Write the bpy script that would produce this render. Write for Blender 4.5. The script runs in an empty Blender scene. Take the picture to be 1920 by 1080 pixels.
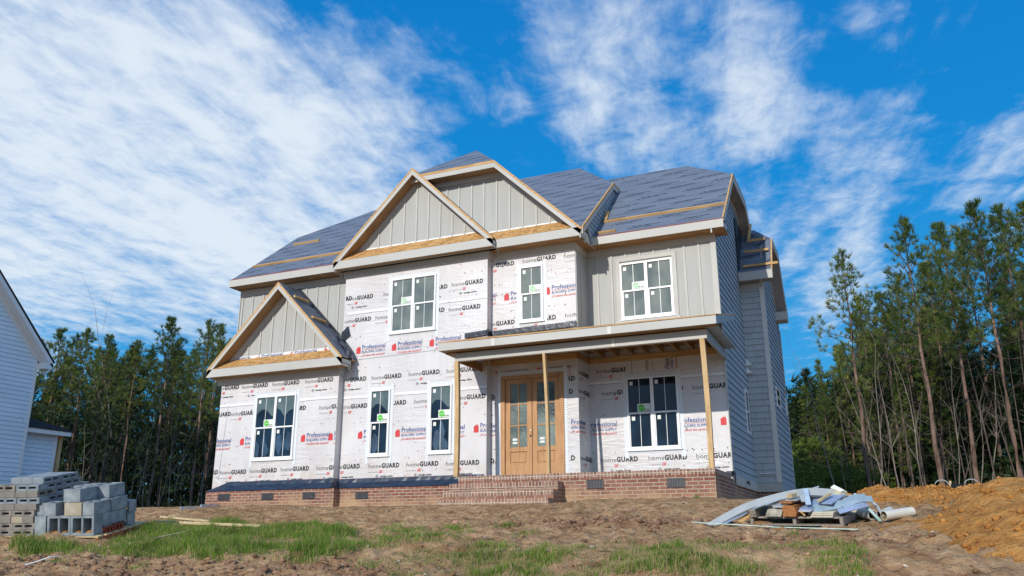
import bpy, bmesh, math, random
import numpy as np
from mathutils import Vector, Matrix, noise
random.seed(7)
rng = np.random.default_rng(7)
SC = bpy.context.scene
COL = SC.collection
PI = math.pi
R = math.radians

# ------------------------------------------------------------ helpers
def tag(o, label=None, cat=None, group=None, kind=None):
    if label: o['label'] = label
    if cat: o['category'] = cat
    if group: o['group'] = group
    if kind: o['kind'] = kind
    return o

def empty(name, loc=(0, 0, 0), rot=(0, 0, 0)):
    o = bpy.data.objects.new(name, None)
    o.location = loc; o.rotation_euler = rot
    o.empty_display_size = .1
    COL.objects.link(o)
    return o

def parent(o, p):
    if p is None: return
    o.parent = p
    m = Matrix.Identity(4)
    q = p
    chain = []
    while q is not None:
        chain.append(q); q = q.parent
    w = Matrix.Identity(4)
    for q in reversed(chain):
        loc = Matrix.LocRotScale(q.location, q.rotation_euler, q.scale)
        w = w @ q.matrix_parent_inverse @ loc
    o.matrix_parent_inverse = w.inverted()

class MB:
    """collects faces with materials; build() links ONE mesh object"""
    def __init__(s):
        s.v = []; s.f = []; s.m = []; s.mats = []
    def mi(s, mat):
        if mat not in s.mats: s.mats.append(mat)
        return s.mats.index(mat)
    def poly(s, pts, mat):
        n = len(s.v); s.v += [tuple(p) for p in pts]
        s.f.append(tuple(range(n, n + len(pts)))); s.m.append(s.mi(mat))
    def box(s, x0, x1, y0, y1, z0, z1, mat):
        if x1 < x0: x0, x1 = x1, x0
        if y1 < y0: y0, y1 = y1, y0
        if z1 < z0: z0, z1 = z1, z0
        n = len(s.v)
        s.v += [(x0, y0, z0), (x1, y0, z0), (x1, y1, z0), (x0, y1, z0), (x0, y0, z1), (x1, y0, z1), (x1, y1, z1), (x0, y1, z1)]
        k = s.mi(mat)
        for f in ((0, 3, 2, 1), (4, 5, 6, 7), (0, 1, 5, 4), (1, 2, 6, 5), (2, 3, 7, 6), (3, 0, 4, 7)):
            s.f.append(tuple(n + i for i in f)); s.m.append(k)
        return s
    def hexa(s, P, mat):
        """8 points: bottom ring 4, top ring 4"""
        n = len(s.v); s.v += [tuple(p) for p in P]; k = s.mi(mat)
        for f in ((0, 3, 2, 1), (4, 5, 6, 7), (0, 1, 5, 4), (1, 2, 6, 5), (2, 3, 7, 6), (3, 0, 4, 7)):
            s.f.append(tuple(n + i for i in f)); s.m.append(k)
    def bar(s, a, b, w, h, mat, up=(0, 0, 1), twist=0):
        """rectangular bar from a to b; w sideways, h along up"""
        a = Vector(a); b = Vector(b); d = (b - a).normalized()
        side = d.cross(Vector(up))
        if side.length < 1e-4: side = Vector((1, 0, 0))
        side.normalize(); u = side.cross(d).normalized()
        if twist:
            q = Matrix.Rotation(twist, 3, d); side = q @ side; u = q @ u
        P = []
        for c in (a, b):
            P += [c - side * w / 2 - u * h / 2, c + side * w / 2 - u * h / 2, c + side * w / 2 + u * h / 2, c - side * w / 2 + u * h / 2]
        s.hexa(P, mat)
    def prism(s, pts, d, mat, capmat=None):
        """polygon pts extruded by vector d"""
        d = Vector(d); n = len(pts); A = [Vector(p) for p in pts]; B = [p + d for p in A]
        s.poly(A, capmat or mat); s.poly(list(reversed(B)), capmat or mat)
        for i in range(n):
            j = (i + 1) % n
            s.poly([A[j], A[i], B[i], B[j]], mat)
    def tube(s, pts, rad, n, mat, cap=True):
        pts = [Vector(p) for p in pts]
        if not hasattr(rad, '__len__'): rad = [rad] * len(pts)
        k = s.mi(mat); base = len(s.v)
        up = Vector((0, 0, 1))
        for i, p in enumerate(pts):
            d = (pts[min(i + 1, len(pts) - 1)] - pts[max(i - 1, 0)])
            if d.length < 1e-9: d = Vector((0, 0, 1))
            d.normalize()
            a = d.cross(up)
            if a.length < .05: a = d.cross(Vector((1, 0, 0)))
            a.normalize(); b = d.cross(a)
            for j in range(n):
                t = 2 * PI * j / n
                s.v.append(tuple(p + (a * math.cos(t) + b * math.sin(t)) * rad[i]))
        for i in range(len(pts) - 1):
            for j in range(n):
                j2 = (j + 1) % n
                s.f.append((base + i * n + j, base + i * n + j2, base + (i + 1) * n + j2, base + (i + 1) * n + j)); s.m.append(k)
        if cap:
            s.f.append(tuple(base + j for j in range(n))); s.m.append(k)
            e = base + (len(pts) - 1) * n
            s.f.append(tuple(e + j for j in reversed(range(n)))); s.m.append(k)
    def mesh(s, name, off=(0, 0, 0)):
        me = bpy.data.meshes.new(name)
        v = [(p[0] - off[0], p[1] - off[1], p[2] - off[2]) for p in s.v]
        me.from_pydata(v, [], s.f)
        for m in s.mats: me.materials.append(m)
        me.polygons.foreach_set('material_index', s.m)
        me.update()
        return me
    def build(s, name, par=None, fix=True, smooth=False, bevel=0, loc=None):
        me = s.mesh(name, loc or (0, 0, 0))
        if fix:
            b = bmesh.new(); b.from_mesh(me)
            bmesh.ops.recalc_face_normals(b, faces=b.faces); b.to_mesh(me); b.free()
        if smooth:
            me.polygons.foreach_set('use_smooth', [True] * len(me.polygons))
        o = bpy.data.objects.new(name, me); COL.objects.link(o)
        if loc: o.location = loc
        if bevel:
            md = o.modifiers.new('bevel', 'BEVEL'); md.width = bevel; md.segments = 1; md.limit_method = 'ANGLE'; md.angle_limit = R(50)
        parent(o, par)
        return o

# ------------------------------------------------------------ materials
class NT:
    def __init__(s, tree): s.t = tree
    def n(s, typ, **kw):
        o = s.t.nodes.new(typ)
        for k, v in kw.items():
            if k == 'inp':
                for kk, vv in v.items():
                    if isinstance(vv, bpy.types.NodeSocket): s.t.links.new(vv, o.inputs[kk])
                    else: o.inputs[kk].default_value = vv
            else: setattr(o, k, v)
        return o
    def math(s, op, a, b=0., c=0., clamp=False):
        o = s.n('ShaderNodeMath', operation=op, use_clamp=clamp)
        for i, x in enumerate((a, b, c)):
            if isinstance(x, bpy.types.NodeSocket): s.t.links.new(x, o.inputs[i])
            else: o.inputs[i].default_value = x
        return o.outputs[0]
    def mix(s, f, a, b, blend='MIX'):
        o = s.n('ShaderNodeMix', data_type='RGBA', blend_type=blend)
        for i, x in ((0, f), (6, a), (7, b)):
            if isinstance(x, bpy.types.NodeSocket): s.t.links.new(x, o.inputs[i])
            else: o.inputs[i].default_value = x if i == 0 else (tuple(x) + (1,) if len(x) == 3 else x)
        return o.outputs[2]
    def noise(s, vec, scale, detail=4, rough=.55, w=None):
        o = s.n('ShaderNodeTexNoise', inp={'Scale': scale, 'Detail': detail, 'Roughness': rough})
        s.t.links.new(vec, o.inputs['Vector'])
        return o.outputs[0]
    def ramp(s, f, stops):
        o = s.n('ShaderNodeValToRGB')
        s.t.links.new(f, o.inputs[0])
        cr = o.color_ramp
        while len(cr.elements) > 1: cr.elements.remove(cr.elements[-1])
        cr.elements[0].position = stops[0][0]; cr.elements[0].color = tuple(stops[0][1]) + (1,)
        for p, c in stops[1:]:
            e = cr.elements.new(p); e.color = tuple(c) + (1,)
        return o.outputs[0]
    def mapr(s, v, a, b, c=0., d=1., smooth=False):
        o = s.n('ShaderNodeMapRange', interpolation_type='SMOOTHSTEP' if smooth else 'LINEAR')
        s.t.links.new(v, o.inputs[0])
        for i, x in enumerate((a, b, c, d)): o.inputs[1 + i].default_value = x
        return o.outputs[0]
    def scalevec(s, vec, sc, rot=(0, 0, 0), loc=(0, 0, 0)):
        o = s.n('ShaderNodeMapping'); s.t.links.new(vec, o.inputs[0])
        o.inputs['Scale'].default_value = sc; o.inputs['Rotation'].default_value = rot; o.inputs['Location'].default_value = loc
        return o.outputs[0]

def new_mat(name, rough=.7, spec=.3):
    m = bpy.data.materials.new(name); m.use_nodes = True
    t = NT(m.node_tree); b = m.node_tree.nodes['Principled BSDF']
    b.inputs['Roughness'].default_value = rough
    b.inputs['Specular IOR Level'].default_value = spec
    return m, t, b

def bump(t, b, h, strength, dist=.01):
    n = t.n('ShaderNodeBump', inp={'Strength': strength, 'Distance': dist})
    t.t.links.new(h, n.inputs['Height']); t.t.links.new(n.outputs[0], b.inputs['Normal'])

def objco(t):
    return t.n('ShaderNodeTexCoord').outputs['Object']
def worldco(t):
    return t.n('ShaderNodeNewGeometry').outputs['Position']

def simple(name, c, var=.12, scale=6, rough=.6, spec=.3, bmp=0, stretch=(1, 1, 1), c2=None, detail=5, world=False):
    m, t, b = new_mat(name, rough, spec)
    co = worldco(t) if world else objco(t)
    co = t.scalevec(co, stretch)
    f = t.noise(co, scale, detail)
    lo = tuple(x * (1 - var) for x in c); hi = c2 or tuple(min(1, x * (1 + var)) for x in c)
    col = t.ramp(f, [(.32, lo), (.68, hi)])
    t.t.links.new(col, b.inputs['Base Color'])
    if bmp: bump(t, b, f, bmp)
    return m

def wood(name, c, dark, rough=.7, axis=0, sc=5, knots=True):
    m, t, b = new_mat(name, rough, .2)
    co = worldco(t)
    st = [6, 6, 6]; st[axis] = .5
    f = t.noise(t.scalevec(co, tuple(st)), sc, 6, .6)
    g = t.noise(co, 2.3, 3)
    col = t.ramp(f, [(.3, dark), (.5, c), (.75, tuple(min(1, x * 1.15) for x in c))])
    col = t.mix(t.mapr(g, .45, .7, 0, .35), col, tuple(x * .8 for x in dark))
    if knots:
        vo = t.n('ShaderNodeTexVoronoi', inp={'Scale': 4.}); t.t.links.new(co, vo.inputs['Vector'])
        col = t.mix(t.mapr(vo.outputs['Distance'], .03, .09, .7, 0), col, (.12, .05, .02))
    t.t.links.new(col, b.inputs['Base Color'])
    bump(t, b, f, .3, .004)
    return m

M = {}
def make_materials():
    M['trimold'] = simple('weathered_board_end', (.33, .30, .24), .3, 12, .85, c2=(.50, .46, .38))
    M['creamb'] = simple('cream_board', (.55, .50, .38), .15, 9, .8)
    M['bluegrey'] = simple('blue_grey_board', (.36, .44, .50), .12, 4, .5)
    M['bluegrey2'] = simple('blue_grey_stick', (.40, .50, .60), .12, 4, .5)
    M['bluegrey3'] = simple('mid_grey_trim', (.36, .37, .36), .12, 4, .5)
    M['bluesheet'] = simple('blue_grey_sheet', (.24, .33, .40), .2, 6, .5, c2=(.30, .40, .47))
    M['carton'] = simple('dirty_carton', (.40, .38, .34), .3, 9, .7, c2=(.66, .60, .40))
    M['whitepvc'] = simple('white_edge_board', (.50, .50, .55), .1, 4, .5)
    M['pebble2'] = simple('pinkish_lump', (.50, .27, .19), .2, 6, .9)
    M['inkmid'] = simple('mid_grey_print', (.065, .065, .07), .2, 8, .5)
    M['trim'] = simple('greige_painted_trim', (.475, .465, .43), .07, 1.7, .55, .3, .05, (.4, 1, 1), world=True)
    M['trim2'] = simple('pale_joint_filler', (.66, .63, .58), .05, 3, .6)
    M['board'] = simple('grey_painted_board', (.405, .41, .385), .05, 1.3, .6, .25, .08, (4, 4, .6), world=True)
    M['lap'] = simple('shade_tinted_lap_siding', (.30, .36, .41), .10, 1.8, .6, .3, .05, (.7, .7, 2), world=True)  # darker, bluer copy of the grey siding: side-wall shade put into the colour
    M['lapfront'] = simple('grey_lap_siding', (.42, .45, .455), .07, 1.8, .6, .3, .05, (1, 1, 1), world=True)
    M['white'] = simple('white_vinyl', (.80, .80, .79), .03, 3, .35, .5)
    M['whitepaint'] = simple('white_painted_siding', (.68, .80, .90), .05, 1.0, .55, .3, 0, (.3, .3, 1), world=True)
    M['wood'] = wood('fresh_pine_lumber', (.58, .36, .155), (.38, .20, .075))
    M['woodz'] = wood('pine_post', (.58, .40, .205), (.40, .245, .11), axis=2)
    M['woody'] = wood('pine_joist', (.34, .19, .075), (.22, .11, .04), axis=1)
    M['stake'] = wood('weathered_stake', (.55, .44, .26), (.36, .27, .14), sc=4)
    M['cedar'] = wood('brown_board', (.36, .15, .055), (.22, .08, .03), axis=1)
    M['soffit'] = wood('bare_soffit_board', (.36, .22, .11), (.24, .13, .06), axis=0, knots=False)
    M['door'] = wood('stained_fir_door', (.50, .275, .13), (.38, .19, .08), .45, 2, 4, False)
    M['greywood'] = wood('weathered_grey_wood', (.30, .27, .23), (.17, .14, .11), axis=1)
    M['palletred'] = simple('red_painted_pallet', (.32, .07, .025), .4, 14, .8, .2, .3, c2=(.48, .19, .08))
    m, t, b = new_mat('osb', .75, .2)
    co = worldco(t)
    vo = t.n('ShaderNodeTexVoronoi', inp={'Scale': 16.}); t.t.links.new(t.scalevec(co, (1, 1, 2.5)), vo.inputs['Vector'])
    f = t.noise(co, 3, 4)
    sep = t.n('ShaderNodeSeparateColor'); t.t.links.new(vo.outputs['Color'], sep.inputs[0])
    col = t.ramp(sep.outputs[0], [(0, (.30, .15, .05)), (.5, (.50, .28, .10)), (1, (.62, .38, .16))])
    col = t.mix(t.mapr(f, .5, .68, 0, .45), col, (.26, .13, .05))
    t.t.links.new(col, b.inputs['Base Color']); M['osb'] = m
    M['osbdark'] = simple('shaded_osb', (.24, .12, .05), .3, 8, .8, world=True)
    # house wrap: translucent-looking white sheet with wrinkles
    m, t, b = new_mat('house_wrap', .42, .35)
    co = worldco(t)
    n1 = t.noise(t.scalevec(co, (2.2, 2.2, 1.6), (0, .5, 0)), 2.2, 5, .6)
    n2 = t.noise(co, .8, 3)
    n3 = t.noise(t.scalevec(co, (9, 9, .5)), 1.5, 2)
    n5 = t.noise(t.scalevec(co, (.7, .7, 3.2), (0, -.85, 0)), 2.4, 3, .55); n6 = t.noise(t.scalevec(co, (5.0, 5.0, .8), (0, .55, 0)), 1.6, 3, .5)
    ridge = t.math('MULTIPLY', t.math('ABSOLUTE', t.math('SUBTRACT', n5, .5)), t.mapr(t.noise(co, .9, 2), .42, .6, 0, 6.))
    h = t.math('ADD', t.math('ADD', t.math('MULTIPLY', n1, .8), t.math('MULTIPLY', n3, .35)), t.math('ADD', ridge, t.math('MULTIPLY', n6, .5)))
    col = t.ramp(n2, [(.3, (.585, .56, .555)), (.7, (.695, .68, .68))])
    col = t.mix(t.mapr(n3, .4, .65, 0, .18), col, (.52, .49, .48))
    sz = t.n('ShaderNodeSeparateXYZ'); t.t.links.new(co, sz.inputs[0]); ns = t.noise(co, 5.5, 5, .65)
    mud = t.math('MULTIPLY', t.mapr(sz.outputs[2], 1.9, 1.25, 0, 1), t.mapr(ns, .46, .66, 0, .55))
    col = t.mix(mud, col, (.50, .38, .26))
    vw = t.n('ShaderNodeTexVoronoi', inp={'Scale': 1.15, 'Randomness': 1.}); t.t.links.new(co, vw.inputs['Vector'])
    sc_ = t.n('ShaderNodeSeparateColor'); t.t.links.new(vw.outputs['Color'], sc_.inputs[0])
    col = t.mix(t.math('MULTIPLY', sc_.outputs[0], .10), col, (.42, .41, .42))
    t.t.links.new(col, b.inputs['Base Color']); bump(t, b, h, .22, .032); M['wrap'] = m
    M['wrapclean'] = simple('house_wrap_margin', (.78, .77, .77), .04, 4, .4, .4, .2, world=True)
    M['tape'] = simple('flashing_tape', (.76, .78, .80), .04, 20, .4, .4, .3)
    M['tapedot'] = simple('tape_dot', (.36, .44, .52), .1, 9, .5)
    M['ink'] = simple('dark_print', (.035, .035, .04), .2, 8, .5)
    M['inklight'] = simple('thin_grey_print', (.14, .14, .15), .2, 8, .5)
    M['inkred'] = simple('red_print', (.60, .045, .05), .1, 8, .5)
    M['inkblue'] = simple('blue_print', (.03, .07, .26), .1, 8, .5)
    M['green'] = simple('green_print', (.10, .52, .05), .1, 8, .5)
    M['navy'] = simple('dark_blue_flashing', (.018, .030, .055), .35, 3, .35, .5, .5, (1, 1, 5), world=True)
    M['blacktape'] = simple('black_flashing_tape', (.012, .016, .028), .5, 9, .28, .6, .8, world=True)
    # brick
    def brick(name, w, h, c1, c2, off=.5, mort=(.44, .39, .32), msz=.0105, stain=1.):
        m, t, b = new_mat(name, .85, .2)
        co = worldco(t)
        sep = t.n('ShaderNodeSeparateXYZ'); t.t.links.new(co, sep.inputs[0])
        nor = t.n('ShaderNodeNewGeometry').outputs['True Normal']
        sn = t.n('ShaderNodeSeparateXYZ'); t.t.links.new(nor, sn.inputs[0])
        side = t.math('GREATER_THAN', t.math('ABSOLUTE', sn.outputs[0]), .6)
        u = t.math('ADD', t.math('MULTIPLY', sep.outputs[0], t.math('SUBTRACT', 1., side)), t.math('MULTIPLY', sep.outputs[1], side))
        cb = t.n('ShaderNodeCombineXYZ'); t.t.links.new(u, cb.inputs[0]); t.t.links.new(t.math('ADD', sep.outputs[2], .0135), cb.inputs[1])
        br = t.n('ShaderNodeTexBrick', offset=off, inp={'Scale': 1., 'Mortar Size': msz, 'Mortar Smooth': .15, 'Brick Width': w, 'Row Height': h,
             'Color1': c1 + (1,), 'Color2': c2 + (1,), 'Mortar': mort + (1,), 'Bias': 0.})
        t.t.links.new(cb.outputs[0], br.inputs['Vector'])
        n1 = t.noise(co, 9, 5); n2 = t.noise(co, 1.3, 4); n3 = t.noise(co, 45, 3)
        col = t.mix(t.mapr(n1, .35, .7, 0, .5), br.outputs[0], (.16, .12, .10))
        col = t.mix(t.mapr(n3, .55, .7, 0, .4), col, mort)
        # splashed soil low down
        st = t.math('ADD', t.mapr(sep.outputs[2], .98, .64, 0, .85), t.mapr(n2, .4, .7, -.5, .3))
        col = t.mix(t.math('MULTIPLY', st, .9 * stain, clamp=True), col, (.46, .31, .18))
        t.t.links.new(col, b.inputs['Base Color'])
        hh = t.math('SUBTRACT', t.math('MULTIPLY', n3, .3), br.outputs['Fac'])
        bump(t, b, hh, .7, .006)
        return m
    M['brick'] = brick('red_brick', .2033, .0677, (.20, .052, .032), (.31, .125, .082), mort=(.43, .36, .27), msz=.0095)
    M['brickclean'] = brick('clean_red_brick', .2033, .0677, (.20, .052, .032), (.31, .125, .082), mort=(.43, .36, .27), msz=.0095, stain=.25)
    M['rowlockclean'] = brick('clean_rowlock_brick', .0677, .1016, (.17, .050, .032), (.40, .21, .15), 0., mort=(.50, .43, .34), msz=.010, stain=.2)
    M['rowlock'] = brick('rowlock_brick', .0677, .1016, (.17, .050, .032), (.40, .21, .15), 0., mort=(.50, .43, .34), msz=.010)
    M['vent'] = simple('black_vent', (.02, .02, .022), .3, 20, .4, .4)
    M['ventslat'] = simple('vent_slat', (.12, .12, .13), .3, 20, .4, .4)
    # underlayment
    m, t, b = new_mat('grey_roof_underlayment', .62, .3)
    co = worldco(t)
    sep = t.n('ShaderNodeSeparateXYZ'); t.t.links.new(co, sep.inputs[0])
    x = sep.outputs[0]
    s_ = t.math('ADD', t.math('MULTIPLY', sep.outputs[1], 1.25), t.math('MULTIPLY', x, -.04))
    row = t.math('FLOOR', t.math('DIVIDE', s_, .36)); fr = t.math('FRACT', t.math('DIVIDE', s_, .36))
    uu = t.math('FRACT', t.math('ADD', t.math('DIVIDE', x, 1.12), t.math('MULTIPLY', row, .42)))
    inb = t.math('MULTIPLY', t.mapr(uu, .08, .10, 0, 1), t.mapr(uu, .66, .70, 1, 0))
    inb2 = t.math('MULTIPLY', t.mapr(uu, .0, .02, 0, 1), t.mapr(uu, .5, .54, 1, 0))
    b1 = t.math('MULTIPLY', t.math('GREATER_THAN', fr, .50), t.math('LESS_THAN', fr, .62))
    b2 = t.math('MULTIPLY', t.math('GREATER_THAN', fr, .30), t.math('LESS_THAN', fr, .40))
    gl = t.noise(t.scalevec(co, (26, 5, 5)), 1.6, 2)
    g = t.mapr(gl, .38, .46, 0, 1)
    txt = t.math('MULTIPLY', t.math('ADD', t.math('MULTIPLY', b1, inb), t.math('MULTIPLY', b2, inb2), clamp=True), g)
    n1 = t.noise(t.scalevec(co, (.4, 3, 3)), 2.2, 5)
    n2 = t.noise(co, .7, 3)
    col = t.ramp(n1, [(.3, (.11, .135, .18)), (.7, (.165, .195, .245))])
    col = t.mix(t.mapr(n2, .4, .7, 0, .25), col, (.17, .18, .21))
    lap = t.math('FRACT', t.math('DIVIDE', s_, 1.08))
    col = t.mix(t.math('MULTIPLY', t.math('LESS_THAN', lap, .022), .5), col, (.06, .065, .08))
    col = t.mix(t.math('MULTIPLY', txt, .93), col, (.02, .024, .035))
    t.t.links.new(col, b.inputs['Base Color'])
    vo = t.n('ShaderNodeTexVoronoi', inp={'Scale': 2.6, 'Randomness': .55}); t.t.links.new(co, vo.inputs['Vector'])
    col = t.mix(t.mapr(vo.outputs['Distance'], .035, .05, .8, 0), col, (.45, .46, .48))
    t.t.links.new(col, b.inputs['Base Color'])
    n7 = t.noise(t.scalevec(co, (3.2, .6, .6)), 1.5, 3)
    bump(t, b, t.math('ADD', t.math('ADD', n1, t.math('MULTIPLY', n7, 1.2)), t.math('MULTIPLY', lap, .5)), .6, .03)
    M['roof'] = m
    M['redline'] = simple('red_membrane_edge', (.30, .03, .02), .2, 5)
    M['shingle'] = simple('dark_shingle', (.03, .035, .045), .4, 20, .9)
    # glass
    def glass(name, base, tint, rough=.03, wav=0, mixg=.12):
        m, t, b = new_mat(name, rough, 1.0)
        co = worldco(t)
        f = t.noise(co, 1.4, 3)
        col = t.ramp(f, [(.38, base), (.62, tint)])
        t.t.links.new(col, b.inputs['Base Color'])
        b.inputs['IOR'].default_value = 1.4; b.inputs['Specular IOR Level'].default_value = .5
        b.inputs['Coat Weight'].default_value = .0
        if wav:
            v = t.n('ShaderNodeTexVoronoi', inp={'Scale': wav}, feature='SMOOTH_F1'); t.t.links.new(co, v.inputs['Vector'])
            bump(t, b, v.outputs['Distance'], .4, .012)
        else:
            bump(t, b, t.noise(co, 2.0, 1), .02, .02)
        return m
    M['glasshi'] = glass('upper_window_glass', (.12, .15, .15), (.21, .24, .22))  # grey base colour stands in for the sky mirrored in the upper windows
    M['glasslo'] = glass('lower_window_glass', (.006, .010, .018), (.012, .030, .055))
    M['glassmid'] = glass('painted_sky_reflection', (.07, .11, .12), (.13, .175, .175))
    M['glassdoor'] = glass('textured_door_glass', (.035, .055, .06), (.17, .22, .20), .35, 22)
    M['sheet'] = simple('pale_interior_film', (.20, .27, .28), .2, 3, .3, .5)
    M['bluepatch'] = simple('dark_blue_reflection_patch', (.022, .06, .11), .6, 2.5, .35, .6)
    M['sticker'] = simple('white_sticker', (.72, .74, .70), .05, 9, .5)
    M['metal'] = simple('dark_metal', (.05, .05, .05), .2, 9, .4, .6)
    M['concrete'] = simple('grey_concrete_block', (.22, .26, .29), .22, 7, .9, .2, .5, c2=(.33, .37, .39))
    M['concrete2'] = simple('brownish_concrete_block', (.19, .18, .165), .25, 5, .9, .2, .5, c2=(.33, .30, .255))
    M['concrete3'] = simple('sandy_concrete_block', (.42, .33, .20), .2, 5, .9, .2, .5, c2=(.46, .42, .35))
    M['redbrick'] = simple('red_clay_brick', (.24, .055, .035), .25, 20, .85, .2, .4)
    M['pvc'] = simple('white_pvc', (.62, .60, .52), .1, 3, .45, .4, .1)
    M['pvcin'] = simple('pipe_bore', (.26, .20, .10), .3, 5, .7)
    M['bluetrim'] = simple('pale_blue_trim', (.25, .32, .46), .1, 3, .45, .4)
    M['greytrim'] = simple('pale_grey_trim', (.36, .38, .38), .12, 3, .5, .4)
    M['mint'] = simple('mint_green_strip', (.36, .58, .44), .15, 6, .5, c2=(.66, .72, .66))
    M['fence'] = simple('black_silt_fabric', (.012, .014, .018), .3, 9, .6, .3, .4)
    M['bark'] = simple('pine_bark', (.12, .075, .05), .35, 5, .95, .1, .8, (1, 1, .35), c2=(.28, .185, .14), detail=6)
    M['twig'] = simple('grey_twig', (.11, .085, .068), .3, 6, .9, .1)
    M['palebark'] = simple('pale_bark', (.24, .20, .165), .3, 4, .9, .1, .4, (1, 1, .4))
make_materials()
# ------------------------------------------------------------ printed lettering
_tc = {}
def text_tris(s, off=0., shear=0., space=1.):
    key = (s, off, shear, space)
    if key in _tc: return _tc[key]
    cu = bpy.data.curves.new('lettering', 'FONT'); cu.body = s; cu.size = 1.; cu.offset = off; cu.shear = shear
    cu.space_character = space; cu.resolution_u = 2; cu.fill_mode = 'FRONT'
    o = bpy.data.objects.new('lettering', cu); COL.objects.link(o)
    me = bpy.data.meshes.new_from_object(o)
    me.calc_loop_triangles()
    vs = [(v.co.x, v.co.y) for v in me.vertices]
    tr = [[vs[i] for i in t.vertices] for t in me.loop_triangles]
    bpy.data.objects.remove(o); bpy.data.meshes.remove(me); bpy.data.curves.remove(cu)
    xs = [p[0] for t in tr for p in t]; x0 = min(xs); x1 = max(xs)
    tr = [[((p[0] - x0) / (x1 - x0), p[1]) for p in t] for t in tr]
    _tc[key] = (tr, x1 - x0)
    return _tc[key]

CAP = .70
def letters(s, x, z, w, cap, mat, off=0., shear=0., space=1.):
    """2D triangles of a word: left x, baseline z, width w, capital height cap"""
    tr, _ = text_tris(s, off, shear, space)
    return [([(x + p[0] * w, z + p[1] / CAP * cap) for p in t], mat) for t in tr]

def stamp_guard(x, z, full=True):
    o = letters('home', x, z, .335, .098, M['inkmid'], -.004)
    o += letters('GUARD', x + .345, z + .002, .475, .098, M['ink'], .050, 0, 1.16)
    o += letters('housewrap by', x + .005, z - .100, .25, .022, M['inklight'], .0)
    o += letters('OX', x + .285, z - .112, .10, .060, M['inkred'], .05, .35)
    if full:
        cx, cz = x + .235, z - .188
        ring = []
        for i in range(12):
            a, b = 2 * PI * i / 12, 2 * PI * (i + 1) / 12
            ring.append(([(cx + .036 * math.cos(a), cz + .036 * math.sin(a)), (cx + .036 * math.cos(b), cz + .036 * math.sin(b)),
                          (cx + .026 * math.cos(b), cz + .026 * math.sin(b)), (cx + .026 * math.cos(a), cz + .026 * math.sin(a))], M['inklight']))
        ring.append(([(cx - .018, cz - .01), (cx + .018, cz - .01), (cx, cz + .02)], M['inklight']))
        o += ring
        o += letters('oxep.com', x + .315, z - .205, .335, .042, M['ink'], .035)
    return o

def stamp_prof(x, z):
    """x = left edge of the little red house, z = baseline of the first word"""
    h = [([(x, z - .105), (x + .120, z - .105), (x + .120, z + .01), (x, z + .01)], M['inkred']),
         ([(x - .012, z + .01), (x + .132, z + .01), (x + .060, z + .07)], M['inkred']),
         ([(x + .088, z + .03), (x + .108, z + .03), (x + .108, z + .072), (x + .088, z + .072)], M['inkred'])]
    h += letters('Professional', x + .165, z, .655, .100, M['inkblue'], .014, 0, 1.02)
    h += [([(x + .165, z - .022), (x + .82, z - .022), (x + .82, z - .015), (x + .165, z - .015)], M['inkred'])]
    h += letters('BUILDERS SUPPLY', x + .165, z - .098, .65, .056, M['inkblue'], .012)
    h += letters("...it's about the service!!!", x + .13, z - .185, .68, .055, M['inkred'], .012, .3)
    return h

def clip_poly(p, x0, x1, z0, z1):
    for ax, v, sg in ((0, x0, 1), (0, x1, -1), (1, z0, 1), (1, z1, -1)):
        q = []
        n = len(p)
        for i in range(n):
            a, b = p[i], p[(i + 1) % n]
            da, db = (a[ax] - v) * sg, (b[ax] - v) * sg
            if da >= 0: q.append(a)
            if (da > 0 > db) or (da < 0 < db):
                t = da / (da - db); q.append((a[0] + (b[0] - a[0]) * t, a[1] + (b[1] - a[1]) * t))
        p = q
        if len(p) < 3: return None
    return p

def print_on(mb, stamps, rect, plane, val, holes=()):
    """lay clipped print polygons on plane y=val ('y') or x=val ('x')"""
    for p, m in stamps:
        c = clip_poly(p, *rect)
        if not c: continue
        mx = sum(q[0] for q in c) / len(c); mz = sum(q[1] for q in c) / len(c)
        if any(h[0] < mx < h[1] and h[2] < mz < h[3] for h in holes): continue
        if plane == 'y': mb.poly([(q[0], val - .004, q[1]) for q in c], m)
        else: mb.poly([(val + .004, q[0], q[1]) for q in c], m)

def nails(mb, rect, plane, val, n, holes=()):
    r = random.Random(int(n * 13 + rect[0] * 7))
    for i in range(n):
        x = r.uniform(rect[0] + .04, rect[1] - .04)
        z = r.uniform(rect[2] + .04, rect[3] - .04)
        if r.random() < .5: z = rect[2] + round((z - rect[2]) / .42) * .42 + r.uniform(-.02, .02)
        if not rect[2] < z < rect[3]: continue
        if any(h[0] < x < h[1] and h[2] < z < h[3] for h in holes): continue
        s = r.uniform(.007, .011); m = M['inkred'] if r.random() < .12 else M['ink']
        p = [(x - s, z - s), (x + s, z - s), (x + s, z + s), (x - s, z + s)]
        mb.poly([(q[0], val - .005, q[1]) if plane == 'y' else (val + .005, q[0], q[1]) for q in p], m)

# ------------------------------------------------------------ the unfinished house
XL, XT0, XT1, XM, XR, XB = -15.28, -11.68, -7.85, -5.78, -2.80, -2.245
YW, YT, YD, YM, YB, YE = 16.28, 16.48, 16.70, 17.47, 20.93, 24.15
ZS, ZE = 1.15, 6.55
house = empty('unfinished_house', (-9., 18., .6))
tag(house, 'two storey house under construction, white printed house wrap, grey gables, dark underlayment roof, brick base', 'house')

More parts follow.
